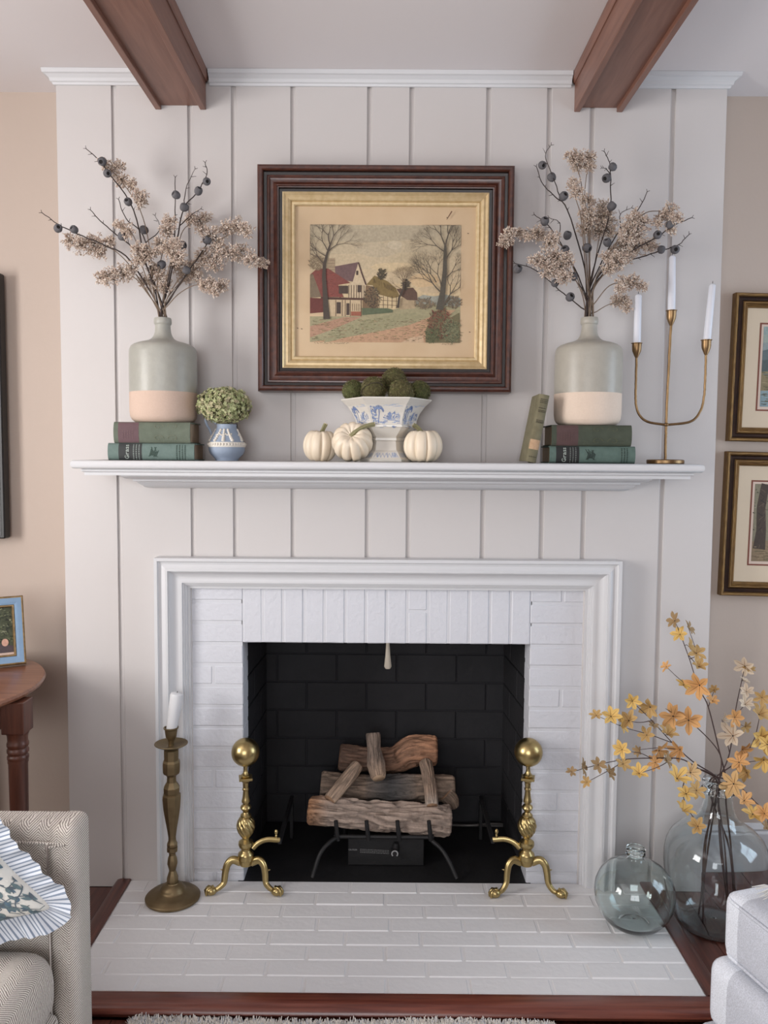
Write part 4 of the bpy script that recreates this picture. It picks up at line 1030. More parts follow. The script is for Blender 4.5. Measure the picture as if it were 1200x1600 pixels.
# near house
ink.poly(Z((360, 450), (400, 312), (452, 466), (445, 560), (330, 560), (330, 470)), (196, 176, 146))
ink.poly(Z((215, 345), (400, 310), (362, 446), (250, 430), (200, 420)), (108, 84, 82)); ink.stroke(Z((400, 312), (425, 390), (454, 468)), .010, (84, 62, 56))
ink.poly(Z((190, 285), (235, 285), (240, 390), (185, 395)), (158, 138, 112)); 
for y in (300, 320, 345, 365): ink.stroke(Z((188, y), (238, y)), .003, (110, 92, 76))
ink.poly(Z((65, 400), (110, 360), (190, 355), (345, 455), (260, 470), (300, 555), (145, 555)), (124, 70, 62))
ink.poly(Z((65, 400), (85, 395), (145, 555), (65, 560)), (120, 104, 84))
for k in range(70): x = rg.uniform(105, 290); y = rg.uniform(380, 550); 
ink.layer += 1
for k in range(80):
    f, g = rg.random(), rg.random(); x = 105+f*60+g*130; y = 375+f*170+g*20
    ink.stroke(Z((x, y), (x+12, y+2)), .003, rg.choice([(150, 78, 66), (92, 36, 34), (140, 66, 56)]), True)
ink.poly(Z((185, 560), (420, 570), (420, 685), (185, 690)), (190, 168, 136)); ink.poly(Z((140, 555), (440, 560), (440, 575), (140, 572)), (84, 60, 50))
ink.poly(Z((65, 560), (160, 565), (170, 660), (65, 670)), (104, 56, 50))
for x in (335, 352, 370, 388, 406, 424, 440): ink.stroke(Z((x, 470), (x, 560)), .0045, (86, 66, 52))
for x in (245, 290, 310, 345, 420): ink.stroke(Z((x, 575), (x, 688)), .0045, (86, 66, 52))
for a, c, d, e in ((250, 280, 590, 670), (318, 340, 598, 680), (265, 330, 475, 530), (395, 420, 470, 520), (385, 400, 370, 400)): ink.poly(Z((a, d), (c, d), (c, e), (a, e)), (76, 62, 54))
for x in (360, 375, 390, 405): ink.stroke(Z((x, 600), (x, 650)), .003, (84, 66, 54))
ink.poly(Z((350, 655), (420, 655), (420, 685), (350, 685)), (150, 92, 72))
ink.poly(Z((425, 630), (600, 630), (640, 640), (640, 660), (430, 680)), (92, 100, 76))
def shrub(cx_, cy_, rx, ry, cols, n):
    ink.layer += 1
    for _ in range(int(n*1.7)):
        a = rg.random()*6.28; r = math.sqrt(rg.random()); x = cx_+rx*r*math.cos(a); y = cy_+ry*r*math.sin(a)
        ink.stroke(Z((x, y), (x+rg.uniform(-20, 20), y+rg.uniform(-22, 12))), .0055, rg.choice(cols), True)
shrub(500, 560, 55, 70, [(92, 80, 62), (74, 62, 52), (112, 98, 74)], 90)
shrub(860, 600, 70, 34, [(120, 104, 84), (104, 92, 76), (136, 118, 94)], 80); shrub(1060, 590, 50, 40, [(120, 104, 84), (104, 92, 76)], 60)
shrub(560, 395, 28, 30, [(70, 62, 50), (86, 76, 58)], 60); shrub(730, 470, 26, 36, [(78, 68, 56)], 50); shrub(110, 320, 50, 50, [(136, 118, 94)], 70)
ink.poly(Z((870, 870), (875, 770), (930, 660), (990, 640), (1030, 700), (1100, 660), (1110, 870)), (112, 104, 76))
shrub(970, 740, 80, 110, [(110, 66, 54), (84, 62, 48), (128, 86, 68), (96, 92, 66)], 240); shrub(1050, 790, 60, 80, [(112, 114, 86), (88, 90, 68), (128, 126, 96)], 150); shrub(920, 820, 50, 50, [(80, 84, 58), (104, 104, 74)], 90)
def tree(x, y, ang, L, w_, depth, col, spread=.5, grav=0):
    if depth == 0 or L < 6: return
    x2, y2 = x+L*math.sin(ang), y-L*math.cos(ang); mx_, my_ = (x+x2)/2+rg.uniform(-.08, .08)*L, (y+y2)/2
    p = Z((x, y), (mx_, my_), (x2, y2))
    p = [(min(max(u, .002), .998), min(max(v, .002), .998)) for u, v in p]
    ink.stroke(p, [w_/1045, w_*.85/1045, w_*.66/1045], col, True)
    for s in ((-1, 1) if depth > 1 else (rg.choice((-1, 1)),)):
        tree(x2, y2, ang+s*rg.uniform(.2, spread)+grav*rg.random(), L*rg.uniform(.62, .84), w_*.62, depth-1, col, spread, grav)
    if depth > 2 and rg.random() < .5: tree(x2, y2, ang+rg.uniform(-.15, .15), L*.8, w_*.6, depth-1, col, spread, grav)
DK = (74, 64, 56)
ink.layer += 1
ink.stroke(Z((182, 710), (172, 560), (162, 420), (165, 330), (185, 250), (205, 190)), [46/1045, 34/1045, 27/1045, 22/1045, 15/1045, 11/1045], DK)
for (x, y, a, L, w_) in ((205, 195, -.2, 70, 10), (205, 195, .35, 70, 9), (190, 240, .9, 75, 9), (172, 270, -1.0, 70, 8), (165, 330, -.7, 70, 8), (190, 240, -.5, 80, 8)): tree(x, y, a, L, w_, 6, (88, 76, 66), .55)
ink.layer += 1
ink.stroke(Z((965, 640), (985, 520), (998, 380), (1000, 260), (1000, 190)), [52/1045, 38/1045, 30/1045, 24/1045, 16/1045], (84, 78, 68))
for (x, y, a, L, w_) in ((1000, 195, -.4, 75, 12), (1000, 195, .25, 80, 12), (1000, 240, -.95, 75, 10), (1004, 300, .5, 80, 10), (975, 520, -.75, 90, 12), (940, 450, -.6, 70, 9), (1005, 420, .8, 60, 9), (990, 610, .55, 90, 11), (975, 480, -.3, 90, 9)): tree(x, y, a, L, w_, 6, (92, 82, 70), .55)
ink.layer += 1
ink.stroke(Z((676, 630), (684, 560), (715, 490), (712, 440)), [18/1045, 14/1045, 12/1045, 8/1045], DK)
for a in (-.7, -.25, .2, .6): tree(712, 450, a, 34, 5, 6, (116, 98, 78), .6)
tree(705, 500, -1.1, 40, 6, 5, (116, 98, 78), .6)
# pencilled title, signature and specks on the margin
def scrawl(x0, x1, y, seed):
    r_ = random.Random(seed); x = x0; pts = []
    while x < x1:
        pts.append(zp(x, y+r_.uniform(-6, 5))); x += r_.uniform(3, 6)
        if r_.random() < .13 and len(pts) > 2: ink.stroke(pts, .0026, (96, 84, 70), True); pts = []; x += 5
    if len(pts) > 2: ink.stroke(pts, .0026, (96, 84, 70), True)
ink.layer += 1
scrawl(95, 340, 880, 1); scrawl(985, 1060, 882, 2)
ink.stroke([(u, v) for u, v in ((.902, -.045), (.935, -.115))], [.004, .008], (112, 78, 58))
for (x, y) in ((8, 780), (1175, 795), (-20, 775), (1155, 110), (1010, 2)): u, v = zp(x, y); ink.stroke([(u-.004, v), (u+.006, v+.003)], .006, (70, 56, 46))
ink.mb.build('print', INK, t, fixn=False)
GLZ = bpy.data.materials.new('picture_glass'); GLZ.use_nodes = True
g_ = GLZ.node_tree; g_.nodes.clear(); o_ = g_.nodes.new('ShaderNodeOutputMaterial'); tr = g_.nodes.new('ShaderNodeBsdfTransparent'); gl = g_.nodes.new('ShaderNodeBsdfGlossy'); gl.inputs['Roughness'].default_value = .02
mxs = g_.nodes.new('ShaderNodeMixShader'); fr = g_.nodes.new('ShaderNodeFresnel'); fr.inputs['IOR'].default_value = 1.25
g_.links.new(fr.outputs[0], mxs.inputs[0]); g_.links.new(tr.outputs[0], mxs.inputs[1]); g_.links.new(gl.outputs[0], mxs.inputs[2]); g_.links.new(mxs.outputs[0], o_.inputs[0])

# ================================================================== gilt pictures in the alcove
GOLD = mat('streaked_gold_leaf', (150, 116, 66), .4, .6, var=(30, .95, 6), col2=(70, 44, 28), stretch=(14, 14, 1), bump=(40, .2))
GOLDH = mat('streaked_gold_leaf_rail', (150, 116, 66), .4, .6, var=(30, .95, 6), col2=(70, 44, 28), stretch=(1, 14, 14), bump=(40, .2))
DGOLD = mat('dark_umber_gilt', (58, 34, 22), .4, .3, var=(40, .9, 5), col2=(34, 20, 14))
MAT_ = mat('ivory_mount', (208, 190, 166), .85, var=(8, .4), col2=(200, 180, 156))
RUST = mat('rust_bevel_line', (118, 62, 46), .7); PINKM = mat('pale_inner_mount', (206, 184, 168), .8)
def gilt_picture(label, p_tl, p_bl, scenefn, tilt):
    tl = at(*p_tl, .115); bl_ = at(*p_bl, .115); H_ = tl.z-bl_.z; x0 = (tl.x+bl_.x)/2; W_ = .40
    t = thing('gilt_framed_picture', label, 'picture', (x0, .135, bl_.z), None); t.rotation_euler = (0, tilt, 0)
    lp_ = [(0, 0), (0, H_), (W_, H_), (W_, 0)]
    def full_(prof, nm, m):
        b = MB(); b.sweep(lp_, prof, lambda x, z, h: Vector((x, -h, z)), closed=True)
        b.mi = [(k//(len(prof)-1)) % 2 for k in range(len(b.f))]
        b.build(nm, [m, GOLDH if m is GOLD else m], t, local=True, smooth=30)
    full_([(0, -.003), (0, .022), (.003, .026), (.009, .025), (.012, .021)], 'outer_bead', GOLD)
    full_([(.012, .021), (.016, .017), (.023, .018), (.026, .021)], 'dark_cove', DGOLD)
    full_([(.026, .021), (.029, .0245), (.033, .024), (.035, .020), (.038, .021), (.041, .018), (.044, .016), (.046, .010)], 'inner_bead', GOLD)
    b = MB(); b.box(.004, W_-.004, -.009, -.001, .004, H_-.004); b.build('mount', MAT_, t, local=True)
    wx = .089; wz0 = .10; wz1 = .092
    b = MB(); b.sweep([(wx, wz0), (wx, H_-wz1), (W_-wx, H_-wz1), (W_-wx, wz0)], [(0, .0091), (0, .0098), (.005, .0098), (.005, .0091)], lambda x, z, h: Vector((x, -h, z)), closed=True); b.build('bevel_line', RUST, t, local=True)
    b = MB(); b.box(wx+.005, W_-wx-.005, -.0095, -.0088, wz0+.005, H_-wz1-.005); b.build('inner_mount', PINKM, t, local=True)
    ix0, ix1, iz0, iz1 = wx+.012, W_-wx-.012, wz0+.014, H_-wz1-.012
    ik = Ink(lambda u, v, l: Vector((ix0+(ix1-ix0)*u, -.0098-.000012*l, iz1-(iz1-iz0)*v)))
    scenefn(ik); ik.mb.build('print', INK, t, local=True, fixn=False)
def lake(ik):
    rg = random.Random(2)
    for i, c in enumerate([(142, 156, 152), (150, 158, 148), (136, 146, 144)]): ik.poly([(0, i*.1), (1, i*.1), (1, (i+1)*.1), (0, (i+1)*.1)], c)
    ik.poly([(0, .3), (.2, .26), (.5, .22), (1, .3), (1, .62), (0, .62)], (92, 104, 106)); ik.poly([(0, .42), (.4, .38), (1, .46), (1, .62), (0, .62)], (78, 88, 88))
    ik.poly([(0, .56), (1, .54), (1, .82), (0, .82)], (132, 118, 88)); ik.poly([(0, .80), (1, .78), (1, 1), (0, 1)], (128, 146, 150))
    ik.layer += 1
    for _ in range(160): u, v = rg.random(), rg.uniform(.56, .99); ik.stroke([(u, v), (min(u+rg.uniform(.03, .12), 1), v+rg.uniform(-.006, .006))], .008, rg.choice([(104, 92, 66), (82, 76, 58), (156, 140, 108), (92, 108, 112)]), True)
def woods(ik):
    rg = random.Random(3)
    ik.poly([(0, 0), (1, 0), (1, .75), (0, .75)], (128, 120, 98)); ik.poly([(0, .74), (1, .70), (1, 1), (0, 1)], (132, 112, 86))
    ik.layer += 1
    for _ in range(260): u, v = rg.random(), rg.uniform(0, .6); ik.stroke([(u, v), (u+rg.uniform(-.04, .04), v+rg.uniform(-.01, .02))], .014, rg.choice([(78, 72, 56), (98, 92, 70), (62, 56, 46), (146, 138, 116)]), True)
    for x, w_ in ((.14, .16), (.5, .08), (.72, .12), (.9, .06)):
        ik.stroke([(x-.02, .84), (x, .6), (x-.02, .3), (x+.03, .0)], [w_*1.3, w_, w_*.9, w_*.8], (68, 54, 44))
        ik.layer += 1
        for _ in range(14): v = rg.uniform(.05, .8); ik.stroke([(x+rg.uniform(-.4, .4)*w_, v), (x+rg.uniform(-.4, .4)*w_, v+.05)], .01, rg.choice([(48, 38, 32), (92, 76, 62)]), True)
    ik.layer += 1
    for _ in range(90): u, v = rg.random(), rg.uniform(.78, .99); ik.stroke([(u, v), (min(1, u+rg.uniform(.03, .12)), v)], .008, rg.choice([(104, 86, 64), (150, 130, 102), (88, 84, 58)]), True)
gilt_picture('gilt framed lakeside picture, the upper of two in the alcove', (1147, 457), (1136, 689), lake, R(1.0))
gilt_picture('gilt framed woodland picture, the lower of two in the alcove', (1133, 705), (1124, 930), woods, R(1.0))
# black wall-mounted screen at the edge of the other alcove
q0 = at(1, 425, .085); q1 = at(8, 842, .085)
t = thing('wall_screen', 'black flat panel hung on the beige wall', 'screen', (q0.x-.4, .12, q1.z))
b = MB(); b.box(q0.x-1.05, q1.x, .085, .125, q1.z, q0.z, b=.004); b.build('casing', mat('black_plastic', (26, 25, 26), .4), t)
b = MB(); b.box(q0.x-1.04, q1.x-.012, .0842, .0852, q1.z+.012, q0.z-.012); b.build('screen', mat('dark_glass', (14, 14, 16), .15), t)
b = MB(); b.box(q0.x-.7, q0.x-.3, .1245, YW-.0005, q1.z+.25, q0.z-.25); b.build('wall_bracket', IRON, t)
# ================================================================== floor candlestick
c0 = atz(270, 1404, 0); CY = c0.y
t = thing('floor_candlestick', 'tall aged brass candlestick on a round foot, standing on the hearth', 'candlestick', (c0.x, CY, 0))
def cz(y): return at(270, 1060+y/4.21, CY).z
kz = 1/4.21/505
b = MB(); b.lathe([(0, .0004), (.078, .0004), (.083, .003), (.0835, .009), (.081, .012), (.078, .013), (.074, .0175), (.060, .021), (.043, .026), (.0385, .030), (.0375, .034), (.033, .041), (.026, .047), (.0195, .050), (.018, .053), (0, .053)], 48)
b.build('foot', BRASS_OLD, t, local=True, smooth=35)
zz = {y: cz(y) for y in range(300, 1420, 5)}
def Zy(y): return cz(y)
r_ = lambda q: q/4.21/505
stem = [(r_(36), .0525), (r_(38), Zy(1335)), (r_(39), Zy(1310)), (r_(30), Zy(1285)), (r_(22), Zy(1262)), (r_(26), Zy(1245)), (r_(35), Zy(1212)), (r_(31), Zy(1185)), (r_(22), Zy(1160)), (r_(24), Zy(1143)), (r_(35), Zy(1135)), (r_(36), Zy(1112)), (r_(28), Zy(1107)), (r_(35), Zy(1100)), (r_(35), Zy(1085)), (r_(27), Zy(1070)), (r_(25), Zy(1045)), (r_(33), Zy(990)), (r_(46), Zy(920)), (r_(57), Zy(850)), (r_(62), Zy(785)), (r_(60), Zy(765)), (r_(48), Zy(757)), (r_(53), Zy(745)), (r_(54), Zy(715)), (r_(44), Zy(697)), (r_(32), Zy(680)), (r_(30), Zy(645)), (r_(34), Zy(636)), (r_(52), Zy(622)), (r_(57), Zy(610)), (r_(58), Zy(562)), (r_(57), Zy(548)), (r_(48), Zy(535)), (r_(49), Zy(470)), (r_(30), Zy(455))]
b = MB(); b.lathe(stem, 8, ph=math.pi/8+.2); b.build('stem', BRASS_OLD, t, local=True, smooth=22)
zp_ = Zy(438)
b = MB(); b.lathe([(0, zp_-.008), (.014, zp_-.008), (.035, zp_-.004), (r_(104), zp_+.003), (r_(107), zp_+.005), (r_(106), zp_+.0065), (.03, zp_+.001), (.012, zp_), (0, zp_)], 40); b.build('drip_pan', BRASS_OLD, t, local=True, smooth=40)
b = MB(); b.lathe([(.008, zp_), (.0085, zp_+.012), (r_(24), Zy(397)), (r_(34), Zy(385)), (r_(38), Zy(360)), (r_(41), Zy(335)), (r_(48), Zy(328)), (r_(48), Zy(321)), (r_(40), Zy(321)), (r_(34), Zy(360)), (0, Zy(365))], 28); b.build('candle_cup', BRASS_OLD, t, local=True, smooth=35)
bt = Vector((c0.x, CY, Zy(357))); tp = at(277, 1082, CY)
t = thing('pillar_candle', 'short thick white candle leaning in the floor candlestick', 'candle', bt)
ax = (tp-bt).normalized()
b = MB(); b.tube([bt, tp-ax*.010, tp-ax*.003, tp-ax*.0005], [.0155, .0205, .0185, .012], 24); b.build('wax', WAX, t, smooth=50)
b = MB(); b.tube([tp-ax*.002, tp+ax*.004], .001, 5); b.build('wick', WICK, t)

# ================================================================== andirons
YA = -.05
def andiron(px, sg, label):
    c = at(px, 1370, YA); X0 = c.x
    t = thing('andiron', label, 'andiron', (X0, YA, 0), 'pair of andirons')
    def z_(y): return at(px, 1130+y/5.714, YA).z
    q = lambda r: r/5.714/506
    zb = z_(258)
    b = MB(); b.ball((0, 0, zb), q(128), 32, 20); b.build('ball', BRASS, t, local=True, smooth=80)
    b = MB(); b.lathe([(q(22), zb-q(124)), (q(18), z_(410)), (q(22), z_(435)), (q(34), z_(458)), (q(30), z_(470))], 20); b.build('neck', BRASS, t, local=True, smooth=50)
    h = q(60); b = MB(); b.box(-h, h, -h, h, z_(500), z_(478), b=.0012, M=Matrix.Rotation(R(12)*sg, 4, 'Z')); b.lathe([(q(34), z_(480)), (q(46), z_(466)), (q(36), z_(456)), (q(20), z_(452))], 20); b.build('square_plate', BRASS, t, local=True, smooth=35)
    post = [(q(45), z_(500)), (q(44), z_(512)), (q(28), z_(528)), (q(25), z_(575)), (q(31), z_(583)), (q(31), z_(594)), (q(24), z_(600)), (q(27), z_(640)), (q(33), z_(675)), (q(38), z_(690)), (q(37), z_(703)), (q(26), z_(712)), (q(27), z_(722)), (q(44), z_(735)), (q(50), z_(750)), (q(44), z_(766)), (q(30), z_(778)), (q(26), z_(792)), (q(30), z_(800)), (q(48), z_(815)), (q(50), z_(826)), (q(44), z_(832))]
    b = MB(); b.lathe(post, 26); b.build('post', BRASS, t, local=True, smooth=35)
    urn = [(q(44), z_(832)), (q(60), z_(845)), (q(76), z_(870)), (q(86), z_(905)), (q(85), z_(930)), (q(74), z_(965)), (q(52), z_(1000)), (q(34), z_(1018))]
    fine = []
    for (r1, a1), (r2, a2) in zip(urn, urn[1:]):
        for k in range(3): fine.append((r1+(r2-r1)*k/3, a1+(a2-a1)*k/3))
    fine.append(urn[-1]); H0 = fine[0][1]; H1 = fine[-1][1]
    b = MB(); b.lathe(fine, 72, rfun=lambda a, z: 1-.20*max(0, math.sin(math.pi*(H0-z)/(H0-H1)))**.5*(1-abs(math.sin(5*(a+sg*0+(z-H0)*26))))**2.5); b.build('twisted_urn', BRASS, t, local=True, smooth=50)
    low = [(q(34), z_(1018)), (q(32), z_(1030)), (q(45), z_(1040)), (q(66), z_(1055)), (q(70), z_(1078)), (q(62), z_(1100)), (q(46), z_(1112)), (q(44), z_(1130)), (q(52), z_(1142)), (q(70), z_(1158)), (q(73), z_(1170)), (q(73), z_(1210)), (q(66), z_(1216)), (q(66), z_(1240)), (q(56), z_(1262)), (q(20), z_(1270))]
    b = MB(); b.lathe(low, 28); b.build('pedestal', BRASS, t, local=True, smooth=35)
    for s in (-1, 1):
        lz = lambda x, y, yy: Vector((s*q(x), yy, z_(y)))
        P = [lz(48, 1240, 0), lz(120, 1215, -.004), lz(165, 1250, -.01), lz(182, 1320, -.016), lz(190, 1390, -.022), lz(225, 1432, -.03), lz(268, 1448, -.036)]
        f0 = P[-1]
        P[-1] = Vector((P[-1].x, P[-1].y, .013)); P[-2] = Vector((P[-2].x, P[-2].y, .020))
        P2 = smoothpath(P, 5); L = len(P2)
        b = MB(); b.tube(P2, [q(40)*(1-.45*i/L) for i in range(L)], 12, squash=(.8, 1)); lg = b.build('leg', BRASS, t, local=True, smooth=60)
        k = Vector((s*q(176), -.012, z_(1292))); b = MB(); b.tube([k, k+Vector((s*q(25), 0, -.001)), k+Vector((s*q(52), 0, .001))], [q(22), q(14), q(2)], 8); b.build('spur', BRASS, lg, local=True, smooth=60)
        fc = Vector((s*q(296), -.040, .0138)); b = MB(); b.ball(fc, .0142, 14, 10, sc=(1.25, 1.1, .96))
        for a in (-.7, 0, .7):
            d = Vector((s*math.cos(a), math.sin(a)*.9, 0)); b.tube([fc-d*.008+Vector((0, 0, .0125)), fc+d*.012+Vector((0, 0, .0105)), fc+d*.0185+Vector((0, 0, .001)), fc+d*.017+Vector((0, 0, -.010))], [.0046, .0048, .0042, .0034], 8)
        b.v = [Vector((p.x, p.y, max(p.z, .0004))) for p in b.v]
        b.build('claw_foot', BRASS, t, local=True, smooth=60)
    # curved brass arm, finial and the iron log bar running back into the firebox
    P = smoothpath([Vector((sg*q(60), .004, z_(1125))), Vector((sg*q(110), .010, z_(1082))), Vector((sg*q(190), .018, z_(1062))), Vector((sg*q(300), .024, z_(1075)))], 5)
    b = MB(); b.tube(P, .0088, 8, squash=(.55, 1)); b.build('side_arm', BRASS, t, local=True, smooth=60)
    fx = sg*q(268); z0 = z_(1052)
    b = MB(); b.lathe([(.0045, z0), (.003, z0+.004), (.0048, z0+.008), (.0028, z0+.011), (.0050, z0+.015), (.0062, z0+.020), (.0045, z0+.026), (0, z0+.029)], 14, c=(fx, .022, 0)); b.build('finial', BRASS, t, local=True, smooth=60)
    bx = sg*q(300); zt = z_(1072); y1 = .36
    b = MB(); b.box(bx-.006, bx+.006, .02, y1, zt-.012, zt+.004, b=.001); b.box(bx-.006, bx+.006, y1-.014, y1, .0004, zt-.01, b=.001)
    b.build('log_bar', IRON, t, local=True)
andiron(384.5, 1, 'brass ball-topped andiron standing nearer the floor candlestick')
andiron(822, -1, 'brass ball-topped andiron standing nearer the small glass bottle')

# ================================================================== gas log set
def zl(x, y): return (460+x/4.286, 1110+y/4.286)
LOGC = ink_material('cast_bark', .85)
_n = LOGC.node_tree; _bn = _n.nodes.new('ShaderNodeBump'); _bn.inputs['Strength'].default_value = .5; _bn.inputs['Distance'].default_value = .003
_nz = [x for x in _n.nodes if x.type == 'TEX_NOISE'][0]; _n.links.new(_nz.outputs['Fac'], _bn.inputs['Height']); _n.links.new(_bn.outputs[0], _n.nodes['Principled BSDF'].inputs['Normal'])
def log(label, pts, seed, colfn, bark=.13, endcol=(150, 118, 92)):
    """pts = [(zoom x, zoom y, depth Y, zoom radius)]"""
    P = [at(*zl(x, y), Y) for x, y, Y, r in pts]; rr = [r/4.286*(Y-CAM.y)/FPX for x, y, Y, r in pts]
    N = 12 if len(P) < 4 else 10
    S_ = smoothpath(P, N); L = len(S_); rad = []
    for i in range(L):
        f = i/(L-1)*(len(rr)-1); k = min(int(f), len(rr)-2); rad.append(rr[k]+(rr[k+1]-rr[k])*(f-k))
    c = P[0]; low = min(p.z-r for p, r in zip(P, rr))
    t = thing('gas_log', label, 'log', ((P[0].x+P[-1].x)/2, (P[0].y+P[-1].y)/2, low), 'ceramic gas logs on the grate')
    n = 72; b = MB(); vs = []; dist = 0; dd = [0]
    for i in range(1, L): dist += (S_[i]-S_[i-1]).length; dd.append(dist)
    # resample finer along the length
    M2 = max(40, int(dist/.0035)); prev = None; rings = []
    for j in range(M2+1):
        s = dist*j/M2; k = max(i for i in range(L) if dd[i] <= s+1e-9); k = min(k, L-2); f = (s-dd[k])/max(dd[k+1]-dd[k], 1e-6)
        p = S_[k].lerp(S_[k+1], f); r = rad[k]+(rad[k+1]-rad[k])*f; tn = (S_[k+1]-S_[k]).normalized()
        if prev is None: x = tn.orthogonal().normalized()
        else: x = (prev-tn*prev.dot(tn)).normalized()
        prev = x; y = tn.cross(x); e = min(s, dist-s); re = r*(1-.12*max(0, 1-e/.006))
        for i in range(n):
            a = 2*math.pi*i/n; q = Vector((math.cos(a)*3.0, math.sin(a)*3.0, s*16))+Vector((seed*7, 0, 0))
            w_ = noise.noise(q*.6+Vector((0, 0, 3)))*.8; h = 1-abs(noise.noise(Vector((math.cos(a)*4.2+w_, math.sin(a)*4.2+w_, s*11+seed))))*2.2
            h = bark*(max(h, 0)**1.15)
            fine = .03*noise.noise(q*4)+.022*noise.noise(Vector((q.x*5, q.y*5, q.z*2.5)))
            vs.append(p+(x*math.cos(a)+y*math.sin(a))*re*(1+.05*noise.noise(q*.4)-h+fine)); rings.append(h)
    k0 = b.add(vs, [])
    for j in range(M2):
        for i in range(n):
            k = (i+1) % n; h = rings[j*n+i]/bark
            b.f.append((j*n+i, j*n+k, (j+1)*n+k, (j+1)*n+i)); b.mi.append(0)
            c_ = colfn(j/M2, i/n, (vs[j*n+i]-t.location)); sh = 1-.30*h; b.col.append(tuple(min(255, v*sh) for v in c_))  # log paint darkened in the bark grooves, crevice shade put into the colour
    b.f.append(tuple(range(n-1, -1, -1))); b.f.append(tuple(M2*n+i for i in range(n))); b.mi += [0, 0]; b.col += [endcol, endcol]; b.usecol = True
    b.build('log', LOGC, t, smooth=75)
    t.children[0].name = 'bark_body'
    return t
GRY = (172, 152, 138); TAN = (180, 154, 132)
def mixc(a, c, f): return tuple(x+(y-x)*f for x, y in zip(a, c))
log('thick bark-covered gas log lying along the front of the grate', [(95, 662, .135, 104), (350, 690, .13, 102), (700, 715, .13, 108), (1045, 738, .135, 112)], 1, lambda f, a, p: mixc(GRY, (176, 122, 82), max(0, 1-f*7)*.8), .24, (168, 116, 80))
log('middle gas log with a blackened charred centre', [(175, 500, .235, 92), (450, 520, .24, 92), (800, 520, .24, 96), (1075, 520, .235, 90)], 2, lambda f, a, p: mixc((140, 120, 104), (78, 76, 76), max(0, 1-abs(f-.52)*5.2)**.5), .12)
log('short gas log stub hooked on the end of the middle log', [(1010, 560, .20, 60), (1050, 600, .20, 52), (1075, 650, .20, 30)], 7, lambda f, a, p: (134, 114, 98), .10)
log('rear gas log with a broad orange-tan raised end', [(300, 310, .325, 95), (520, 330, .33, 84), (680, 325, .33, 92), (800, 270, .32, 108), (955, 270, .32, 100)], 3, lambda f, a, p: mixc((124, 96, 80), (188, 138, 106), min(1, max(0, f*1.6-.5))), .14, (170, 122, 92))
log('slim gas log leaning across the logs beside the floor-candlestick side', [(425, 365, .235, 44), (340, 475, .18, 50), (235, 600, .118, 48)], 4, lambda f, a, p: TAN, .07)
log('upright forked gas log with a knot, in the middle of the set', [(528, 150, .275, 52), (535, 260, .255, 46), (548, 360, .215, 66), (565, 455, .175, 52)], 5, lambda f, a, p: mixc((138, 120, 108), (178, 150, 126), max(0, (f-.55)*2)), .12, (186, 158, 130))
log('slim ash-tipped gas log leaning across the logs beside the gas hose', [(878, 345, .262, 46), (905, 480, .185, 46), (922, 640, .118, 46)], 6, lambda f, a, p: mixc((158, 134, 116), (196, 184, 172), max(0, f-.75)*3), .12)
# grate
g = thing('log_grate', 'black iron log grate with short fingers holding the gas logs', 'grate', (at(*zl(590, 900), .11).x, .14, 0))
zr = at(*zl(600, 850), .075).z
b = MB(); xa, xb = at(*zl(275, 850), .075).x, at(*zl(925, 850), .075).x
b.tube([(xa, .078, zr), (xb, .078, zr)], .007, 8); b.tube([(xa, .27, zr), (xb, .27, zr)], .007, 8)
for f in (0, .33, .66, 1): b.tube([(xa+(xb-xa)*f, .078, zr), (xa+(xb-xa)*f, .27, zr)], .006, 8)
b.build('rail', IRON, g, smooth=60)
for x in (285, 490, 697, 908):
    p0 = at(*zl(x+6, 872), .072); p1 = at(*zl(x-8, 738), .066); b = MB(); b.tube([p0, p0.lerp(p1, .5)+Vector((0, -.002, 0)), p1], [.0075, .0072, .0065], 8, squash=(1, .7)); b.build('finger', IRON, g, smooth=60)
for pts in ([(285, 850), (230, 890), (170, 965), (120, 1040)], [(920, 872), (985, 930), (1035, 1010), (1088, 1088)]):
    P = [at(*zl(*p), .075-.022*i) for i, p in enumerate(pts)]; P[-1].z = .0075
    b = MB(); b.tube(smoothpath(P, 6), .0072, 8); b.build('leg', IRON, g, smooth=60)
for xx in (xa+.02, xb-.02):
    b = MB(); b.tube([(xx, .27, zr), (xx, .285, .04), (xx, .29, .007)], .007, 8); b.build('leg', IRON, g, smooth=60)
# burner with its printed plate and valve
bz1 = at(*zl(600, 868), .105).z; bx0, bx1 = at(*zl(358, 930), .105).x, at(*zl(868, 930), .105).x
t = thing('gas_burner', 'black gas burner box with a printed caution strip and valve knob under the grate', 'burner', ((bx0+bx1)/2, .15, 0))
b = MB(); b.box(bx0, bx1, .105, .2, .0004, zr-.014, b=.002); b.build('burner_box', IRON, t)
LBL = mat('grey_print', (150, 150, 150), .7)
tv, tf, wd = text_geo('CAUTION', .01)
p0 = at(*zl(362, 938), .1045); p1 = at(*zl(418, 938), .1045); k = (p1.x-p0.x)/wd
b = MB(); b.add([Vector((p0.x+x*k, .1042, p0.z+y*k*1.3)) for x, y, z in tv], tf); b.build('lettering', LBL, t, fixn=False)
b = MB(); rg = random.Random(6)
for row in range(3):
    x = 440
    while x < 632:
        w_ = rg.uniform(5, 16); a = at(*zl(x, 930+row*10+(x-440)*.05), .1045); c = at(*zl(min(x+w_-3, 634), 930+row*10+(x-440)*.05), .1045)
        b.box(a.x, c.x, .1040, .1049, a.z-.0004, a.z+.0004); x += w_
b.build('small_print', LBL, t, kind='stuff')
vk = at(*zl(672, 955), .085)
b = MB(); b.lathe([(0, 0), (.0125, 0), (.0135, .004), (.012, .022), (0, .022)], 22, M=Matrix.Translation((vk.x, .102, vk.z)) @ Matrix.Rotation(R(90), 4, 'X')); 
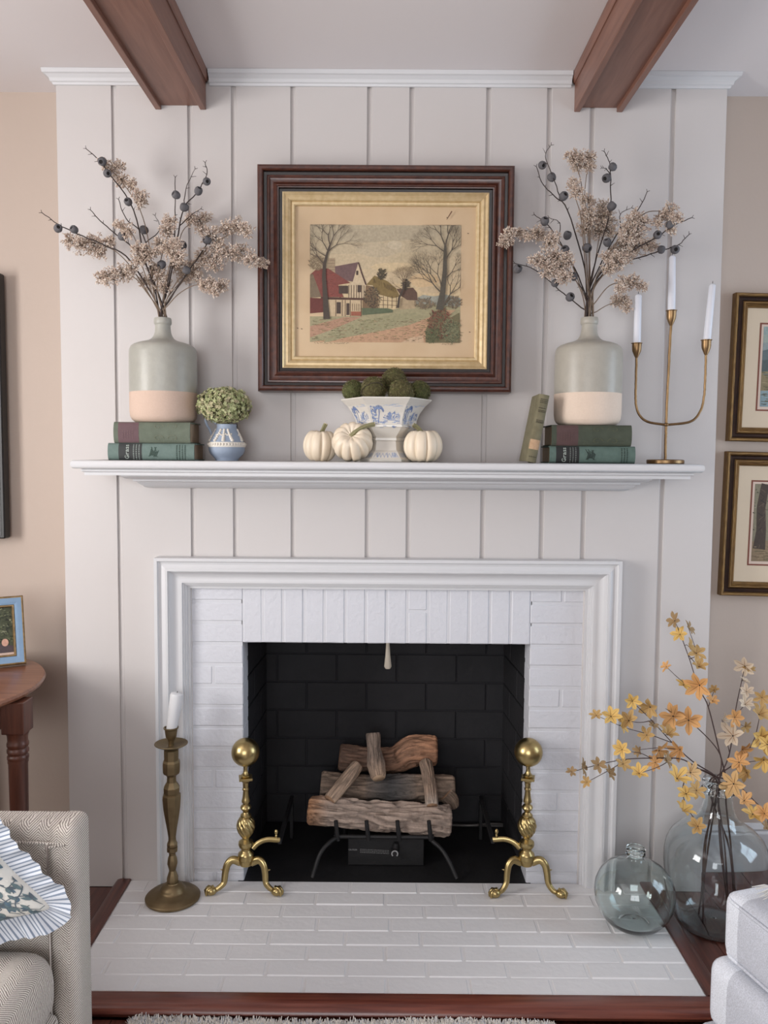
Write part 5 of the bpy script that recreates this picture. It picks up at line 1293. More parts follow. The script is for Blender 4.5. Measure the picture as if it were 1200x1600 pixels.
b.tube([(vk.x+.002, .1045, vk.z), (vk.x+.004, .0975, vk.z+.018), (vk.x+.005, .095, vk.z+.030)], [.014, .012, .007], 10); b.build('valve_knob', IRON, t, smooth=50)
b = MB(); K = 16
for i in range(K):
    a0 = R(-50)+R(280)*i/K; a1 = R(-50)+R(280)*(i+1)/K
    b.add([Vector((vk.x+r*math.cos(a), .0794, vk.z+r*math.sin(a))) for r in (.0078, .0118) for a in (a0, a1)], [(0, 1, 3, 2)])
b.build('dial_mark', LBL, t)
# gas hose
P = [atz(706, 1284, .02), atz(735, 1288, .02), atz(770, 1286, .02), atz(791, 1277, .02), atz(780, 1267, .02), atz(752, 1258, .02), atz(722, 1251, .02), atz(700, 1250, .02)]
P = [Vector((p.x, min(p.y, .40), .0075+.010*math.sin(i))) if i not in (0, 7) else Vector((p.x, min(p.y, .40), .008)) for i, p in enumerate(P)]
P = [Vector((p.x, p.y, max(p.z, .006))) for p in P]
b = MB(); b.tube(smoothpath(P, 8), .0052, 10); tag(b.build('gas_hose', mat('dull_grey_metal_hose', (92, 88, 86), .5, .5), smooth=60), 'grey metal gas hose looping on the firebox floor beside the logs', 'hose')

# ================================================================== glass bottles
def glass(name, col):
    m = bpy.data.materials.new(name); m.use_nodes = True; nt = m.node_tree; b = nt.nodes['Principled BSDF']
    b.inputs['Base Color'].default_value = (*col, 1); b.inputs['Roughness'].default_value = 0; b.inputs['Transmission Weight'].default_value = 1; b.inputs['IOR'].default_value = 1.45
    tc = nt.nodes.new('ShaderNodeTexCoord'); nz = nt.nodes.new('ShaderNodeTexNoise'); nz.inputs['Scale'].default_value = 9; nz.inputs['Detail'].default_value = 1; nt.links.new(tc.outputs['Object'], nz.inputs['Vector'])
    bp = nt.nodes.new('ShaderNodeBump'); bp.inputs['Strength'].default_value = .10; bp.inputs['Distance'].default_value = .01; nt.links.new(nz.outputs['Fac'], bp.inputs['Height']); nt.links.new(bp.outputs[0], b.inputs['Normal'])
    return m
GLASS = glass('pale_aqua_glass', (.93, .975, .98))
GLASS2 = glass('pale_green_glass', (.91, .975, .97))
DX, DY = .992, -.19
t = thing('glass_demijohn', 'large pale aqua glass demijohn on the floor beside the hearth', 'demijohn', (DX, DY, ZF))
zt = at(1120, 1218, DY).z-ZF; k = zt/.475
dj = [(0, .018), (.05, .012), (.085, .004), (.098, .004), (.108, .012), (.122, .045), (.136, .095), (.1455, .150), (.1500, .200), (.1490, .235), (.143, .265), (.129, .292), (.108, .313), (.084, .330), (.062, .348), (.050, .368), (.0435, .395), (.041, .42), (.0405, .432)]
b = MB(); b.lathe([(r, z*k) for r, z in dj]+[(r-.0035, z*k) for r, z in dj[:1:-1]][:-1]+[(.083, .012*k), (.05, .02*k), (0, .026*k)], 72); b.build('body', GLASS, t, local=True, smooth=80)
b = MB(); b.lathe([(r, z*k) for r, z in [(.0405, .432), (.048, .436), (.050, .443), (.0465, .449), (.042, .452), (.0425, .458), (.0465, .463), (.047, .470), (.044, .475), (.0375, .475), (.0365, .46), (.0375, .44), (.0372, .43)]], 48); b.build('neck_ring', GLASS, t, local=True, smooth=80)
sb_ = atz(990, 1446, 0); SX_, SY_ = sb_.x, sb_.y
t = thing('glass_bottle', 'small round green-tinted glass bottle at the corner of the hearth', 'bottle', (SX_, SY_, 0))
bj = [(0, .016), (.025, .013), (.042, .005), (.052, .002), (.062, .005), (.082, .019), (.101, .043), (.1125, .072), (.1155, .100), (.112, .128), (.100, .155), (.080, .176), (.055, .190), (.034, .1965), (.026, .2005), (.0228, .206), (.022, .213)]
b = MB(); b.lathe(bj+[(r-.003, z) for r, z in bj[:4:-1]]+[(.042, .012), (.025, .020), (0, .023)], 72); b.build('body', GLASS2, t, local=True, smooth=80)
b = MB(); b.lathe([(.022, .213), (.0265, .2145), (.028, .219), (.026, .2235), (.0245, .225), (.0275, .228), (.0285, .233), (.026, .237), (.021, .237), (.0195, .225), (.02, .21)], 40); b.build('neck_ring', GLASS2, t, local=True, smooth=80)

# ================================================================== blossom stems in the demijohn
def zf_(x, y): return (880+x/3.75, 950+y/3.75)
PET = {'yellow': mat('yellow_petals', (222, 188, 110), .7, var=(60, .8), col2=(210, 166, 92)), 'orange': mat('orange_petals', (218, 172, 112), .7, var=(60, .8), col2=(204, 146, 92)),
       'ochre': mat('ochre_petals', (196, 164, 106), .75, var=(60, .8), col2=(168, 132, 84)), 'peach': mat('peach_petals', (226, 184, 140), .7, var=(60, .8), col2=(222, 186, 110)),
       'cream': mat('cream_petals', (220, 204, 184), .7, var=(60, .8), col2=(204, 184, 156)), 'brown': mat('faded_brown_petals', (164, 138, 100), .8, var=(60, .8), col2=(138, 112, 78))}
VEIN = mat('petal_vein', (150, 106, 62), .8)
def flower_mesh(np_, cup, m, seed):
    rg = random.Random(seed); b = MB()
    for k in range(np_):
        a = 2*math.pi*k/np_+rg.uniform(-.15, .15); u = Vector((math.cos(a), math.sin(a), 0)); v = Vector((-math.sin(a), math.cos(a), 0)); L = rg.uniform(.85, 1.08); cu = cup+rg.uniform(-.15, .15)
        rows = []
        for f, w_ in ((0, .05), (.25, .16), (.52, .26), (.78, .19), (1.0, .01)):
            z = cu*f*(1-.35*f*f)*1.0; c = u*f*L; rows.append([c+v*w_+Vector((0, 0, z+.07*(w_/.29))), c+Vector((0, 0, z-.03)), c-v*w_+Vector((0, 0, z+.07*(w_/.29)))])
        vs = [p for r in rows for p in r]; b.add(vs, [(3*i+j, 3*i+j+1, 3*i+4+j, 3*i+3+j) for i in range(4) for j in range(2)])
        vein = [r[1]+Vector((0, 0, .012)) for r in rows]; b.add([p+v*w2 for p, w2 in zip(vein[:4], (.03, .022, .014, .006))]+[p-v*w2 for p, w2 in zip(vein[:4], (.03, .022, .014, .006))], [(i, i+1, 5+i, 4+i) for i in range(3)], 2)
    b.ball((0, 0, .03), .06, 8, 6, mi=1)
    o = b.build('flower', [m, TWIG, VEIN], None, smooth=70, fixn=False); me = o.data; bpy.data.objects.remove(o, do_unlink=True); return me
FM = {}
for i, (nm, m) in enumerate(PET.items()): FM[nm] = [flower_mesh(6, (.5, .3, .95)[v], m, 20+i*3+v) for v in range(3)]
BARK2 = mat('mauve_brown_stem', (92, 74, 70), .8, var=(50, .8), col2=(66, 50, 48))
FL = [(655, 75, 'brown', 14), (685, 155, 'yellow', 15), (735, 120, 'brown', 13), (735, 225, 'ochre', 15), (780, 265, 'ochre', 15), (795, 345, 'ochre', 14), (605, 345, 'orange', 10), (800, 452, 'orange', 21), (705, 452, 'yellow', 13), (885, 480, 'ochre', 9), (875, 545, 'orange', 11),
      (405, 545, 'yellow', 14), (510, 580, 'ochre', 19), (195, 630, 'ochre', 11), (280, 635, 'yellow', 16), (385, 660, 'ochre', 17), (340, 695, 'yellow', 13), (645, 635, 'orange', 21), (735, 658, 'orange', 21), (610, 745, 'ochre', 17), (490, 745, 'ochre', 14), (525, 690, 'brown', 10),
      (560, 835, 'orange', 18), (450, 835, 'brown', 10), (685, 830, 'orange', 16), (345, 830, 'yellow', 15), (350, 915, 'ochre', 13), (110, 930, 'brown', 15), (205, 920, 'brown', 13), (270, 968, 'brown', 12), (50, 960, 'brown', 9), (140, 1020, 'ochre', 10), (445, 970, 'yellow', 15), (540, 905, 'orange', 13), (605, 895, 'brown', 14),
      (665, 1000, 'yellow', 19), (745, 965, 'peach', 19), (720, 1090, 'yellow', 17), (780, 1070, 'ochre', 15), (700, 1190, 'yellow', 17), (790, 1280, 'ochre', 16), (1000, 1030, 'peach', 23), (1060, 1130, 'orange', 16), (1110, 1210, 'yellow', 18), (1180, 1205, 'orange', 15), (1190, 1290, 'brown', 11), (1075, 965, 'ochre', 15),
      (1030, 905, 'orange', 17), (1050, 830, 'orange', 16), (995, 750, 'cream', 21), (1065, 695, 'ochre', 12), (930, 655, 'cream', 11), (1005, 640, 'orange', 15), (1065, 565, 'cream', 13), (1075, 490, 'cream', 12), (1060, 430, 'cream', 10), (1065, 340, 'cream', 17), (1080, 360, 'ochre', 12), (1165, 525, 'ochre', 13), (1145, 625, 'ochre', 18), (1155, 760, 'yellow', 22), (1195, 800, 'yellow', 17), (1175, 890, 'yellow', 17)]
STM = [('lowest reaching blossom stem, bending far out over the hearth towards the andiron', [(862, 1035), (790, 940), (690, 885), (540, 880), (380, 885), (230, 912), (50, 960)], -.30, [[(380, 885), (270, 950), (140, 1020)], [(690, 885), (560, 930), (440, 970)], [(540, 880), (450, 850), (350, 838)]]),
       ('bushiest blossom stem with yellow and orange flowers, spreading low in front of the side moulding', [(866, 1035), (760, 900), (640, 790), (520, 660), (400, 545)], -.24, [[(640, 790), (500, 740), (360, 700), (195, 630)], [(700, 830), (560, 820), (450, 830)], [(520, 660), (430, 670), (280, 635)]]),
       ('tall blossom stem rising highest along the chimney breast edge', [(940, 1015), (915, 840), (850, 580), (795, 470), (740, 300), (685, 150), (655, 78)], -.15, [[(740, 300), (780, 265), (735, 120)], [(800, 470), (700, 430), (605, 345)], [(740, 260), (790, 340)], [(850, 580), (885, 480)]]),
       ('blossom stem with the two largest orange flowers', [(945, 1020), (920, 860), (800, 715), (700, 650), (600, 590)], -.20, []),
       ('blossom stem drooping over the demijohn shoulder with yellow flowers', [(870, 1030), (800, 945), (735, 965), (700, 1060), (720, 1160), (765, 1230), (790, 1280)], -.36, [[(735, 965), (660, 1000)]]),
       ('blossom stem with cream flowers at its tip, against the beige wall', [(960, 1010), (975, 850), (1010, 600), (1045, 430), (1065, 335)], -.10, [[(975, 850), (940, 690)], [(1010, 640), (1070, 560)]]),
       ('blossom stem fanning out towards the striped seat with yellow flowers', [(965, 1010), (1020, 900), (1110, 790), (1150, 640), (1165, 525)], -.22, [[(1060, 850), (1120, 800), (1200, 800)], [(1000, 930), (1100, 900), (1180, 890)]]),
       ('short blossom stem arching down beside the demijohn neck', [(955, 1035), (1000, 1020), (1070, 1080), (1130, 1140), (1190, 1200), (1200, 1290)], -.34, [])]
segs = []
for si, (lab, pts, yt, brs) in enumerate(STM):
    rg = random.Random(60+si); n = len(pts); Y0 = DY
    top = Vector((DX+rg.uniform(-.02, .02), DY+rg.uniform(-.02, .02), ZF+zt))
    foot = Vector((DX+rg.uniform(-.07, .06), DY+rg.uniform(-.06, .05), ZF+.016))
    P = []
    for i, p in enumerate(pts):
        f = i/(n-1); P.append(at(*zf_(*p), Y0+(yt-Y0)*f**.8))
    P[0] = top+Vector((0, 0, .004))
    root = thing('blossom_stem', lab, 'flower stem', foot, 'blossom stems in the large demijohn')
    midp = foot.lerp(top, .5)+Vector((rg.uniform(-.015, .02), rg.uniform(-.01, .01), 0))
    path = smoothpath([foot, midp, top-Vector((0, 0, .06)), top]+P[1:], 6)
    b = MB(); L = len(path); b.tube(path, [.0030*(1-.72*i/L) for i in range(L)], 7)
    pool = [p for p in path[18:]]
    for br_ in brs:
        Q = [at(*zf_(*p), Y0+(yt-Y0)*.8-.01*i) for i, p in enumerate(br_)]; Q[0] = min(path, key=lambda s: (s-Q[0]).length); Q = smoothpath(Q, 5)
        b.tube(Q, [.0014*(1-.5*i/len(Q)) for i in range(len(Q))], 5); pool += Q
    segs.append([root, b, pool])
import itertools
for fi, (x, y, colr, r) in enumerate(FL):
    rg = random.Random(300+fi); px_, py_ = zf_(x, y); best = None
    for s in segs:
        for p in s[2]:
            q = at(px_, py_, p.y); d = (q-p).length
            if best is None or d < best[0]: best = (d, s, p, q)
    d, s, p, q = best
    q = at(px_, py_, min(p.y-.008, -.03)); nrm = ((CAM-q).normalized()+Vector((rg.gauss(0, .6), 0, rg.gauss(.1, .6)))).normalized()
    if r <= 11 or colr == 'brown': nrm = (nrm+Vector((rg.choice((-1, 1))*.7, .2, .6))).normalized()
    s[1].tube([p, p.lerp(q, .6)+Vector((0, .002, .003)), q], [.0010, .0009, .0008], 5)
    o = bpy.data.objects.new('flower', rg.choice(FM[colr])); COL.objects.link(o); o.parent = s[0]
    o.location = q-s[0].location; sz = r*1.05/FPX*(q.y-CAM.y+.05)
    o.rotation_mode = 'QUATERNION'; o.rotation_quaternion = nrm.to_track_quat('Z', 'Y') @ Matrix.Rotation(rg.random()*6.28, 3, 'Z').to_quaternion(); o.scale = (sz, sz, sz)
for root, b, pool in segs: b.build('twig', BARK2, root, smooth=70)
# ================================================================== sofa end with cushion
HC1, HC2 = (234, 227, 218), (136, 125, 118)
HXZ = herringbone('herringbone_xz', 'xz', HC1, HC2); HXY = herringbone('herringbone_xy', 'xy', HC1, HC2); HYZ = herringbone('herringbone_yz', 'yz', HC1, HC2)
def soft_box(b, x0, x1, y0, y1, z0, z1, r, seg=4, M=None, puff=0.0):
    """rounded box; puff swells the faces"""
    nx = 14
    bm = bmesh.new(); bmesh.ops.create_cube(bm, size=1)
    for v in bm.verts: v.co = Vector(((x0+x1)/2+v.co.x*(x1-x0), (y0+y1)/2+v.co.y*(y1-y0), (z0+z1)/2+v.co.z*(z1-z0)))
    bmesh.ops.bevel(bm, geom=list(bm.edges), offset=r, segments=seg, profile=.5, affect='EDGES')
    if puff:
        bmesh.ops.subdivide_edges(bm, edges=[e for e in bm.edges if e.calc_length() > r*1.6], cuts=6, use_grid_fill=True)
        c = Vector(((x0+x1)/2, (y0+y1)/2, (z0+z1)/2))
        for v in bm.verts:
            u = [(v.co[i]-c[i])/((x1-x0, y1-y0, z1-z0)[i]/2) for i in range(3)]
            g = [max(0, 1-abs(t)**2) for t in u]
            n = Vector((u[0]*g[1]*g[2], u[1]*g[0]*g[2], u[2]*g[0]*g[1])); v.co += n*puff
    bm.verts.index_update(); b.add([v.co.copy() for v in bm.verts], [tuple(v.index for v in f.verts) for f in bm.faces], 0, M); bm.free()
SZ = .60
a_far = atz(60, 1262, SZ); a_near = atz(60, 1287, SZ)
AX1 = atz(126, 1290, SZ-.02).x; YA0, YA1 = a_near.y, a_far.y
SX0 = -1.78
sofa = thing('herringbone_sofa', 'light herringbone sofa with a low square arm, in the corner by the hearth', 'sofa', (-1.1, -1.5, ZF))
b = MB(); soft_box(b, SX0, AX1, YA0, YA1, .05, SZ, .022, 4); b.build('arm', HXZ, sofa, smooth=50)
b = MB(); soft_box(b, AX1-.055, AX1+.006, YA0-.008, YA1+.004, .05, SZ-.001, .02, 4); b.build('arm_front_border', HXZ, sofa, smooth=50)
yb = YA0-.006; P = [Vector((SX0+.2, yb, SZ-.036)), Vector((AX1-.085, yb, SZ-.038)), Vector((AX1-.06, yb-.002, SZ-.05)), Vector((AX1-.054, yb-.003, SZ-.08)), Vector((AX1-.052, yb-.003, .1))]
b = MB(); b.tube(smoothpath(P, 6), .0032, 8); b.build('arm_piping', HXY, sofa, smooth=60)
ZS = .36
b = MB(); soft_box(b, SX0+.2, AX1-.03, -2.45, YA0-.012, .06, .204, .02, 3); b.build('seat_base', HXZ, sofa, smooth=50)
b = MB(); soft_box(b, SX0+.2, AX1-.022, -2.3, YA0-.02, .205, ZS, .062, 6, puff=.018); b.build('seat_cushion', HXY, sofa, smooth=60)
b = MB(); soft_box(b, SX0, SX0+.2, -2.45, YA0+.01, .05, .80, .05, 4); b.build('backrest', HYZ, sofa, smooth=50)
WOODL = wood('dark_sofa_leg', (60, 40, 32), (40, 26, 22))
for (x, y) in ((AX1-.06, YA1-.05), (SX0+.05, YA1-.05), (AX1-.08, -2.4), (SX0+.05, -2.4)):
    b = MB(); b.lathe([(.016, ZF), (.02, ZF+.04), (.024, .052)], 14, c=(x, y, 0)); b.build('leg', WOODL, sofa, smooth=50)
# ruffled cushion
PC = at(107, 1427, YA0-.085)           # its near corner
e2 = Vector((-.95, -.08, -.30)).normalized(); e1 = Vector((-.665, .12, .72)).normalized(); nn = e1.cross(e2).normalized()
if nn.y > 0: nn = -nn
SIDE = .36
cu = thing('ruffled_cushion', 'blue and white floral cushion with a striped ruffle, leaning in the sofa corner', 'cushion', PC+(e1+e2)*SIDE/2)
def pil(s, t_, side=1, off=0):
    g = (max(0, 1-(2*s-1)**2)*max(0, 1-(2*t_-1)**2))**.45
    pinch = 1-.20*(1-(2*s-1)**2)*(abs(2*t_-1)**2); pin2 = 1-.20*(1-(2*t_-1)**2)*(abs(2*s-1)**2)
    rc = 1-.13*abs((2*s-1)*(2*t_-1))**4
    a = (s-.5)*pin2*rc+.5; c = (t_-.5)*pinch*rc+.5
    return PC+e1*a*SIDE+e2*c*SIDE+nn*(side*.062*g+off)
CUSH = mat('cream_cushion_cotton', (226, 224, 216), .9, bump=(300, .15))
b = MB(); N = 24
for side in (1, -1):
    vs = [pil(i/N, j/N, side) for i in range(N+1) for j in range(N+1)]
    b.add(vs, [(i*(N+1)+j, (i+1)*(N+1)+j, (i+1)*(N+1)+j+1, i*(N+1)+j+1) for i in range(N) for j in range(N)])
b.build('cushion_cover', CUSH, cu, smooth=70)
ink = Ink(lambda u, v, l: pil(min(max(u, .01), .99), min(max(v, .01), .99), 1, .0008+.00005*(l % 8))); rg = random.Random(17)
T1, T2, T3 = (86, 110, 126), (104, 124, 128), (92, 104, 112)
def leafp(u, v, a, L, w_, col):
    d = (math.cos(a), math.sin(a)); n = (-d[1], d[0])
    pts = [(u+d[0]*L*f+n[0]*w_*g, v+d[1]*L*f+n[1]*w_*g) for f, g in ((0, 0), (.25, .8), (.55, 1), (.8, .6), (1, 0), (.8, -.6), (.55, -1), (.25, -.8))]
    ink.poly(pts, col)
for k in range(15):                  # curling vines with leaves and tulips
    u, v = rg.uniform(.02, .3), .02+k*.066; a = rg.uniform(.2, .9); pts = [(u, v)]; cur = rg.choice((-1, 1))*.16
    for s_ in range(26):
        a += cur+rg.uniform(-.05, .05); u += .022*math.cos(a); v += .022*math.sin(a); pts.append((u, v))
        if s_ % 4 == 2: leafp(u, v, a+rg.choice((-1, 1))*1.1, rg.uniform(.05, .08), .014, rg.choice((T1, T2)))
        if s_ % 9 == 8: cur = -cur
    ink.stroke(pts, .007, T3)
    for q in (-.45, 0, .45): leafp(u, v, a+q, .075, .017, T1 if q else T2)
for k in range(80):
    u, v = rg.random()**1.4, rg.random()**1.4; a = rg.random()*6.28
    for q in (-.6, 0, .6): leafp(u, v, a+q, rg.uniform(.045, .07), .012, rg.choice((T1, T2, T3)))
    ink.stroke([(u, v), (u-.05*math.cos(a), v-.05*math.sin(a)), (u-.09*math.cos(a+.5), v-.09*math.sin(a+.5))], .006, T3)
ink.mb.build('floral_print', INK, cu, fixn=False)
STR = bpy.data.materials.new('blue_striped_cotton'); STR.use_nodes = True; nt = STR.node_tree; bs_ = nt.nodes['Principled BSDF']; bs_.inputs['Roughness'].default_value = .9
uvn = nt.nodes.new('ShaderNodeUVMap'); sx = nt.nodes.new('ShaderNodeSeparateXYZ'); nt.links.new(uvn.outputs[0], sx.inputs[0])
mm = nt.nodes.new('ShaderNodeMath'); mm.operation = 'FRACT'; nt.links.new(sx.outputs[0], mm.inputs[0])
cr_ = nt.nodes.new('ShaderNodeMapRange'); cr_.inputs[1].default_value = .60; cr_.inputs[2].default_value = .66; nt.links.new(mm.outputs[0], cr_.inputs[0])
mxx = nt.nodes.new('ShaderNodeMix'); mxx.data_type = 'RGBA'; mxx.inputs['A'].default_value = srgb_node_color((208, 213, 221)); mxx.inputs['B'].default_value = srgb_node_color((126, 138, 156))
nt.links.new(cr_.outputs[0], mxx.inputs['Factor']); nt.links.new(mxx.outputs['Result'], bs_.inputs['Base Color'])
per = []
for k in range(4*60):
    q = k/60; s_, f = int(q), q-int(q); per.append([(f, 0), (1, f), (1-f, 1), (0, 1-f)][s_])
b = MB(); uv = []; K = len(per); RW = .056; rows = 6
for i in range(K+1):
    s_, t_ = per[i % K]; c = Vector((.5, .5)); o2 = Vector((s_-.5, t_-.5)); ow = Vector((max(-.5, min(.5, o2.x)), max(-.5, min(.5, o2.y))))
    d2 = Vector((1 if s_ > .999 else (-1 if s_ < .001 else 0), 1 if t_ > .999 else (-1 if t_ < .001 else 0)))
    # fan the ruffle round the corners
    ex = max(0, abs(o2.x)-.38)/.12 if abs(o2.y) > .499 else 1; ey = max(0, abs(o2.y)-.38)/.12 if abs(o2.x) > .499 else 1
    d3 = Vector((math.copysign(1, o2.x)*(ex if abs(o2.x) < .499 else 1), math.copysign(1, o2.y)*(ey if abs(o2.y) < .499 else 1)))
    d3 = d3/max(d3.length, 1e-6)
    base = pil(s_, t_, 1, 0); u_ = i/K
    for r2 in range(rows+1):
        f = r2/rows; wave = math.sin(u_*2*math.pi*46)*.0055*f**.7+math.sin(u_*2*math.pi*17+1)*.006*f
        b.v.append(base+(e1*d3.x+e2*d3.y).normalized()*RW*f*(1-.12*f)+nn*(wave+.006*f)); uv.append((u_*170, f))
for i in range(K):
    for r2 in range(rows): b.f.append((i*(rows+1)+r2, (i+1)*(rows+1)+r2, (i+1)*(rows+1)+r2+1, i*(rows+1)+r2+1)); b.mi.append(0); b.col.append(None)
b.build('ruffle', STR, cu, smooth=80, uvs=uv, fixn=False)

# ================================================================== round side table with photo frame
CHER = wood('cherry_table', (150, 102, 76), (120, 76, 56), .35, (2, 22, 22), 3, .3); CHERD = wood('dark_cherry', (104, 60, 44), (72, 38, 28), .4, (22, 22, 2), 3, .2)
TX, TY, TR_, TZ = -1.384, -.30, .398, .72
t = thing('round_side_table', 'round cherry wood side table on turned legs, behind the sofa arm', 'table', (TX, TY, ZF))
b = MB(); b.lathe([(0, TZ-.022), (TR_-.012, TZ-.022), (TR_-.003, TZ-.016), (TR_, TZ-.009), (TR_-.003, TZ-.002), (TR_-.008, TZ), (0, TZ)], 96, c=(TX, TY, 0)); b.build('table_top', CHER, t, smooth=30)
lx, ly = at(27, 1130, -.36).x, -.36
for i, (x, y) in enumerate(((lx, ly), (2*TX-lx, ly), (TX, .03))):
    b = MB(); h = .031
    b.box(x-h, x+h, y-h, y+h, at(27, 1143, ly).z, TZ-.0225, b=.002)
    z1 = at(27, 1143, ly).z; zz_ = lambda q: at(27, q, ly).z
    b.lathe([(.020, ZF), (.0215, ZF+.03), (.026, z1-.06), (.0275, zz_(1190)), (.024, zz_(1188)), (.0285, zz_(1184)), (.0285, zz_(1180)), (.025, zz_(1177)), (.029, zz_(1174)), (.029, zz_(1170)), (.0255, zz_(1167)), (.029, zz_(1164)), (.029, zz_(1160)), (.0265, zz_(1157)), (.0275, zz_(1148)), (.031, z1)], 24, c=(x, y, 0))
    b.build('leg', CHERD, t, smooth=35)
za1, za0 = TZ-.0225, at(10, 1138, ly).z
for (x0, y0, x1, y1) in ((lx-.037, ly, 2*TX-lx+.037, ly), (lx-.02, ly+.037, TX+.03, .02), (2*TX-lx+.02, ly+.037, TX-.03, .02)):
    d = Vector((x1-x0, y1-y0, 0)); n = Vector((-d.y, d.x, 0)).normalized()*.01
    b = MB(); b.prism([(0, za0), (1, za0), (1, za1), (0, za1)], lambda f, z: Vector((x0+d.x*f, y0+d.y*f, z))+n, lambda f, z: Vector((x0+d.x*f, y0+d.y*f, z))-n); b.build('apron', CHERD, t)
# photo frame
pc = atz(41, 1038, TZ+.003); ang = R(30); lean_ = R(17)
t = thing('photo_frame', 'blue photo frame with gold edges standing on the round side table', 'photo frame', (pc.x, pc.y, TZ))
bx_ = Vector((-math.cos(ang), -math.sin(ang), 0)); nf = Vector((math.sin(ang), -math.cos(ang), 0)); upl = (Vector((0, 0, 1))*math.cos(lean_)-nf*math.sin(lean_)).normalized(); nf2 = bx_.cross(upl); nf2 = nf2 if nf2.y < 0 else -nf2
FWd = .26; FH = (at(28, 933, pc.y+.04).z-pc.z)/math.cos(lean_)
F3 = lambda x, z, h: pc+bx_*x+upl*z+nf2*h+Vector((0, 0, .002))
BLUF = mat('dusty_blue_paint', (122, 150, 178), .5, var=(30, .6), col2=(112, 138, 166)); GOLDE = mat('antique_gold_edge', (150, 124, 84), .45, .5, var=(80, .8), col2=(92, 72, 48))
lp2 = [(0, 0), (0, FH), (FWd, FH), (FWd, 0)]
for nm, pr, m in (('gold_edge', [(0, -.012), (0, .010), (.003, .013), (.006, .012)], GOLDE), ('blue_moulding', [(.006, .012), (.016, .011), (.026, .007)], BLUF), ('gold_sight_edge', [(.026, .007), (.028, .009), (.031, .008), (.033, .003), (.033, 0)], GOLDE)):
    b = MB(); b.sweep([(-x, z) if False else (x, z) for x, z in lp2], pr, F3, closed=True); b.build(nm, m, t, smooth=30)
b = MB(); b.prism([(.002, .002), (FWd-.002, .002), (FWd-.002, FH-.002), (.002, FH-.002)], lambda x, z: F3(x, z, -.012), lambda x, z: F3(x, z, -.001)); b.build('backing', CHERD, t)
b = MB(); q1_, q2_ = F3(FWd/2, FH*.6, -.012), F3(FWd/2, FH*.6, -.012)-Vector((nf.x, nf.y, 0))*.07; q2_.z = TZ+.003; b.tube([q1_, q2_], .004, 6); b.build('easel_strut', CHERD, t)
ik = Ink(lambda u, v, l: F3(.033+(FWd-.066)*u, FH-.033-(FH-.066)*v, .0003+.00003*l)); rg = random.Random(9)
ik.poly([(0, 0), (1, 0), (1, 1), (0, 1)], (70, 74, 54)); ik.layer += 1
for _ in range(500): u, v = rg.random(), rg.uniform(0, .72); ik.stroke([(u, v), (min(u+rg.uniform(-.04, .06), 1), v+rg.uniform(-.03, .03))], .03, rg.choice([(48, 54, 38), (92, 96, 70), (128, 130, 104), (60, 66, 46), (40, 42, 32)]), True)
ik.poly([(0, .82), (.3, .74), (.6, .8), (1, .76), (1, 1), (0, 1)], (74, 62, 64))
for cx_, cy_, rx, ry, c in ((.12, .74, .05, .08, (196, 152, 132)), (.34, .66, .09, .11, (96, 62, 46)), (.34, .69, .065, .085, (200, 152, 134)), (.66, .62, .09, .12, (70, 48, 40)), (.66, .66, .065, .09, (204, 160, 140))):
    ik.poly([(cx_+rx*math.cos(a), cy_+ry*math.sin(a)) for a in [2*math.pi*k/16 for k in range(16)]], c)
ik.poly([(0, .955), (1, .955), (1, 1), (0, 1)], (196, 172, 158))
ik.mb.build('photograph', INK, t, fixn=False)

# ================================================================== striped seat with throw
ST = bpy.data.materials.new('grey_striped_linen'); ST.use_nodes = True; nt = ST.node_tree; bs_ = nt.nodes['Principled BSDF']; bs_.inputs['Roughness'].default_value = .9; bs_.inputs['Specular IOR Level'].default_value = .15
tc = nt.nodes.new('ShaderNodeTexCoord'); sx = nt.nodes.new('ShaderNodeSeparateXYZ'); nt.links.new(tc.outputs['Object'], sx.inputs[0])
m1 = nt.nodes.new('ShaderNodeMath'); m1.operation = 'DIVIDE'; m1.inputs[1].default_value = .20; nt.links.new(sx.outputs[1], m1.inputs[0])
m2 = nt.nodes.new('ShaderNodeMath'); m2.operation = 'FRACT'; nt.links.new(m1.outputs[0], m2.inputs[0])
mr = nt.nodes.new('ShaderNodeMapRange'); mr.inputs[1].default_value = .72; mr.inputs[2].default_value = .73; nt.links.new(m2.outputs[0], mr.inputs[0])
mx1 = nt.nodes.new('ShaderNodeMix'); mx1.data_type = 'RGBA'; mx1.inputs['B'].default_value = srgb_node_color((230, 234, 242)); mx1.inputs['A'].default_value = srgb_node_color((200, 203, 212)); nt.links.new(mr.outputs[0], mx1.inputs['Factor'])
nz = nt.nodes.new('ShaderNodeTexNoise'); nz.inputs['Scale'].default_value = 420; nz.inputs['Detail'].default_value = 2; nt.links.new(tc.outputs['Object'], nz.inputs['Vector'])
mr2 = nt.nodes.new('ShaderNodeMapRange'); mr2.inputs[1].default_value = .35; mr2.inputs[2].default_value = .65; mr2.inputs[3].default_value = .8; mr2.inputs[4].default_value = 1.05; nt.links.new(nz.outputs['Fac'], mr2.inputs[0])
mx2 = nt.nodes.new('ShaderNodeMix'); mx2.data_type = 'RGBA'; mx2.blend_type = 'MULTIPLY'; mx2.inputs['Factor'].default_value = 1; nt.links.new(mx1.outputs['Result'], mx2.inputs['A']); nt.links.new(mr2.outputs[0], mx2.inputs['B']); nt.links.new(mx2.outputs['Result'], bs_.inputs['Base Color'])
bp = nt.nodes.new('ShaderNodeBump'); bp.inputs['Strength'].default_value = .3; bp.inputs['Distance'].default_value = .002; nt.links.new(nz.outputs['Fac'], bp.inputs['Height']); nt.links.new(bp.outputs[0], bs_.inputs['Normal'])
ZO = .46; oc = atz(1128, 1388, ZO); rot = math.atan2(.037, .125)
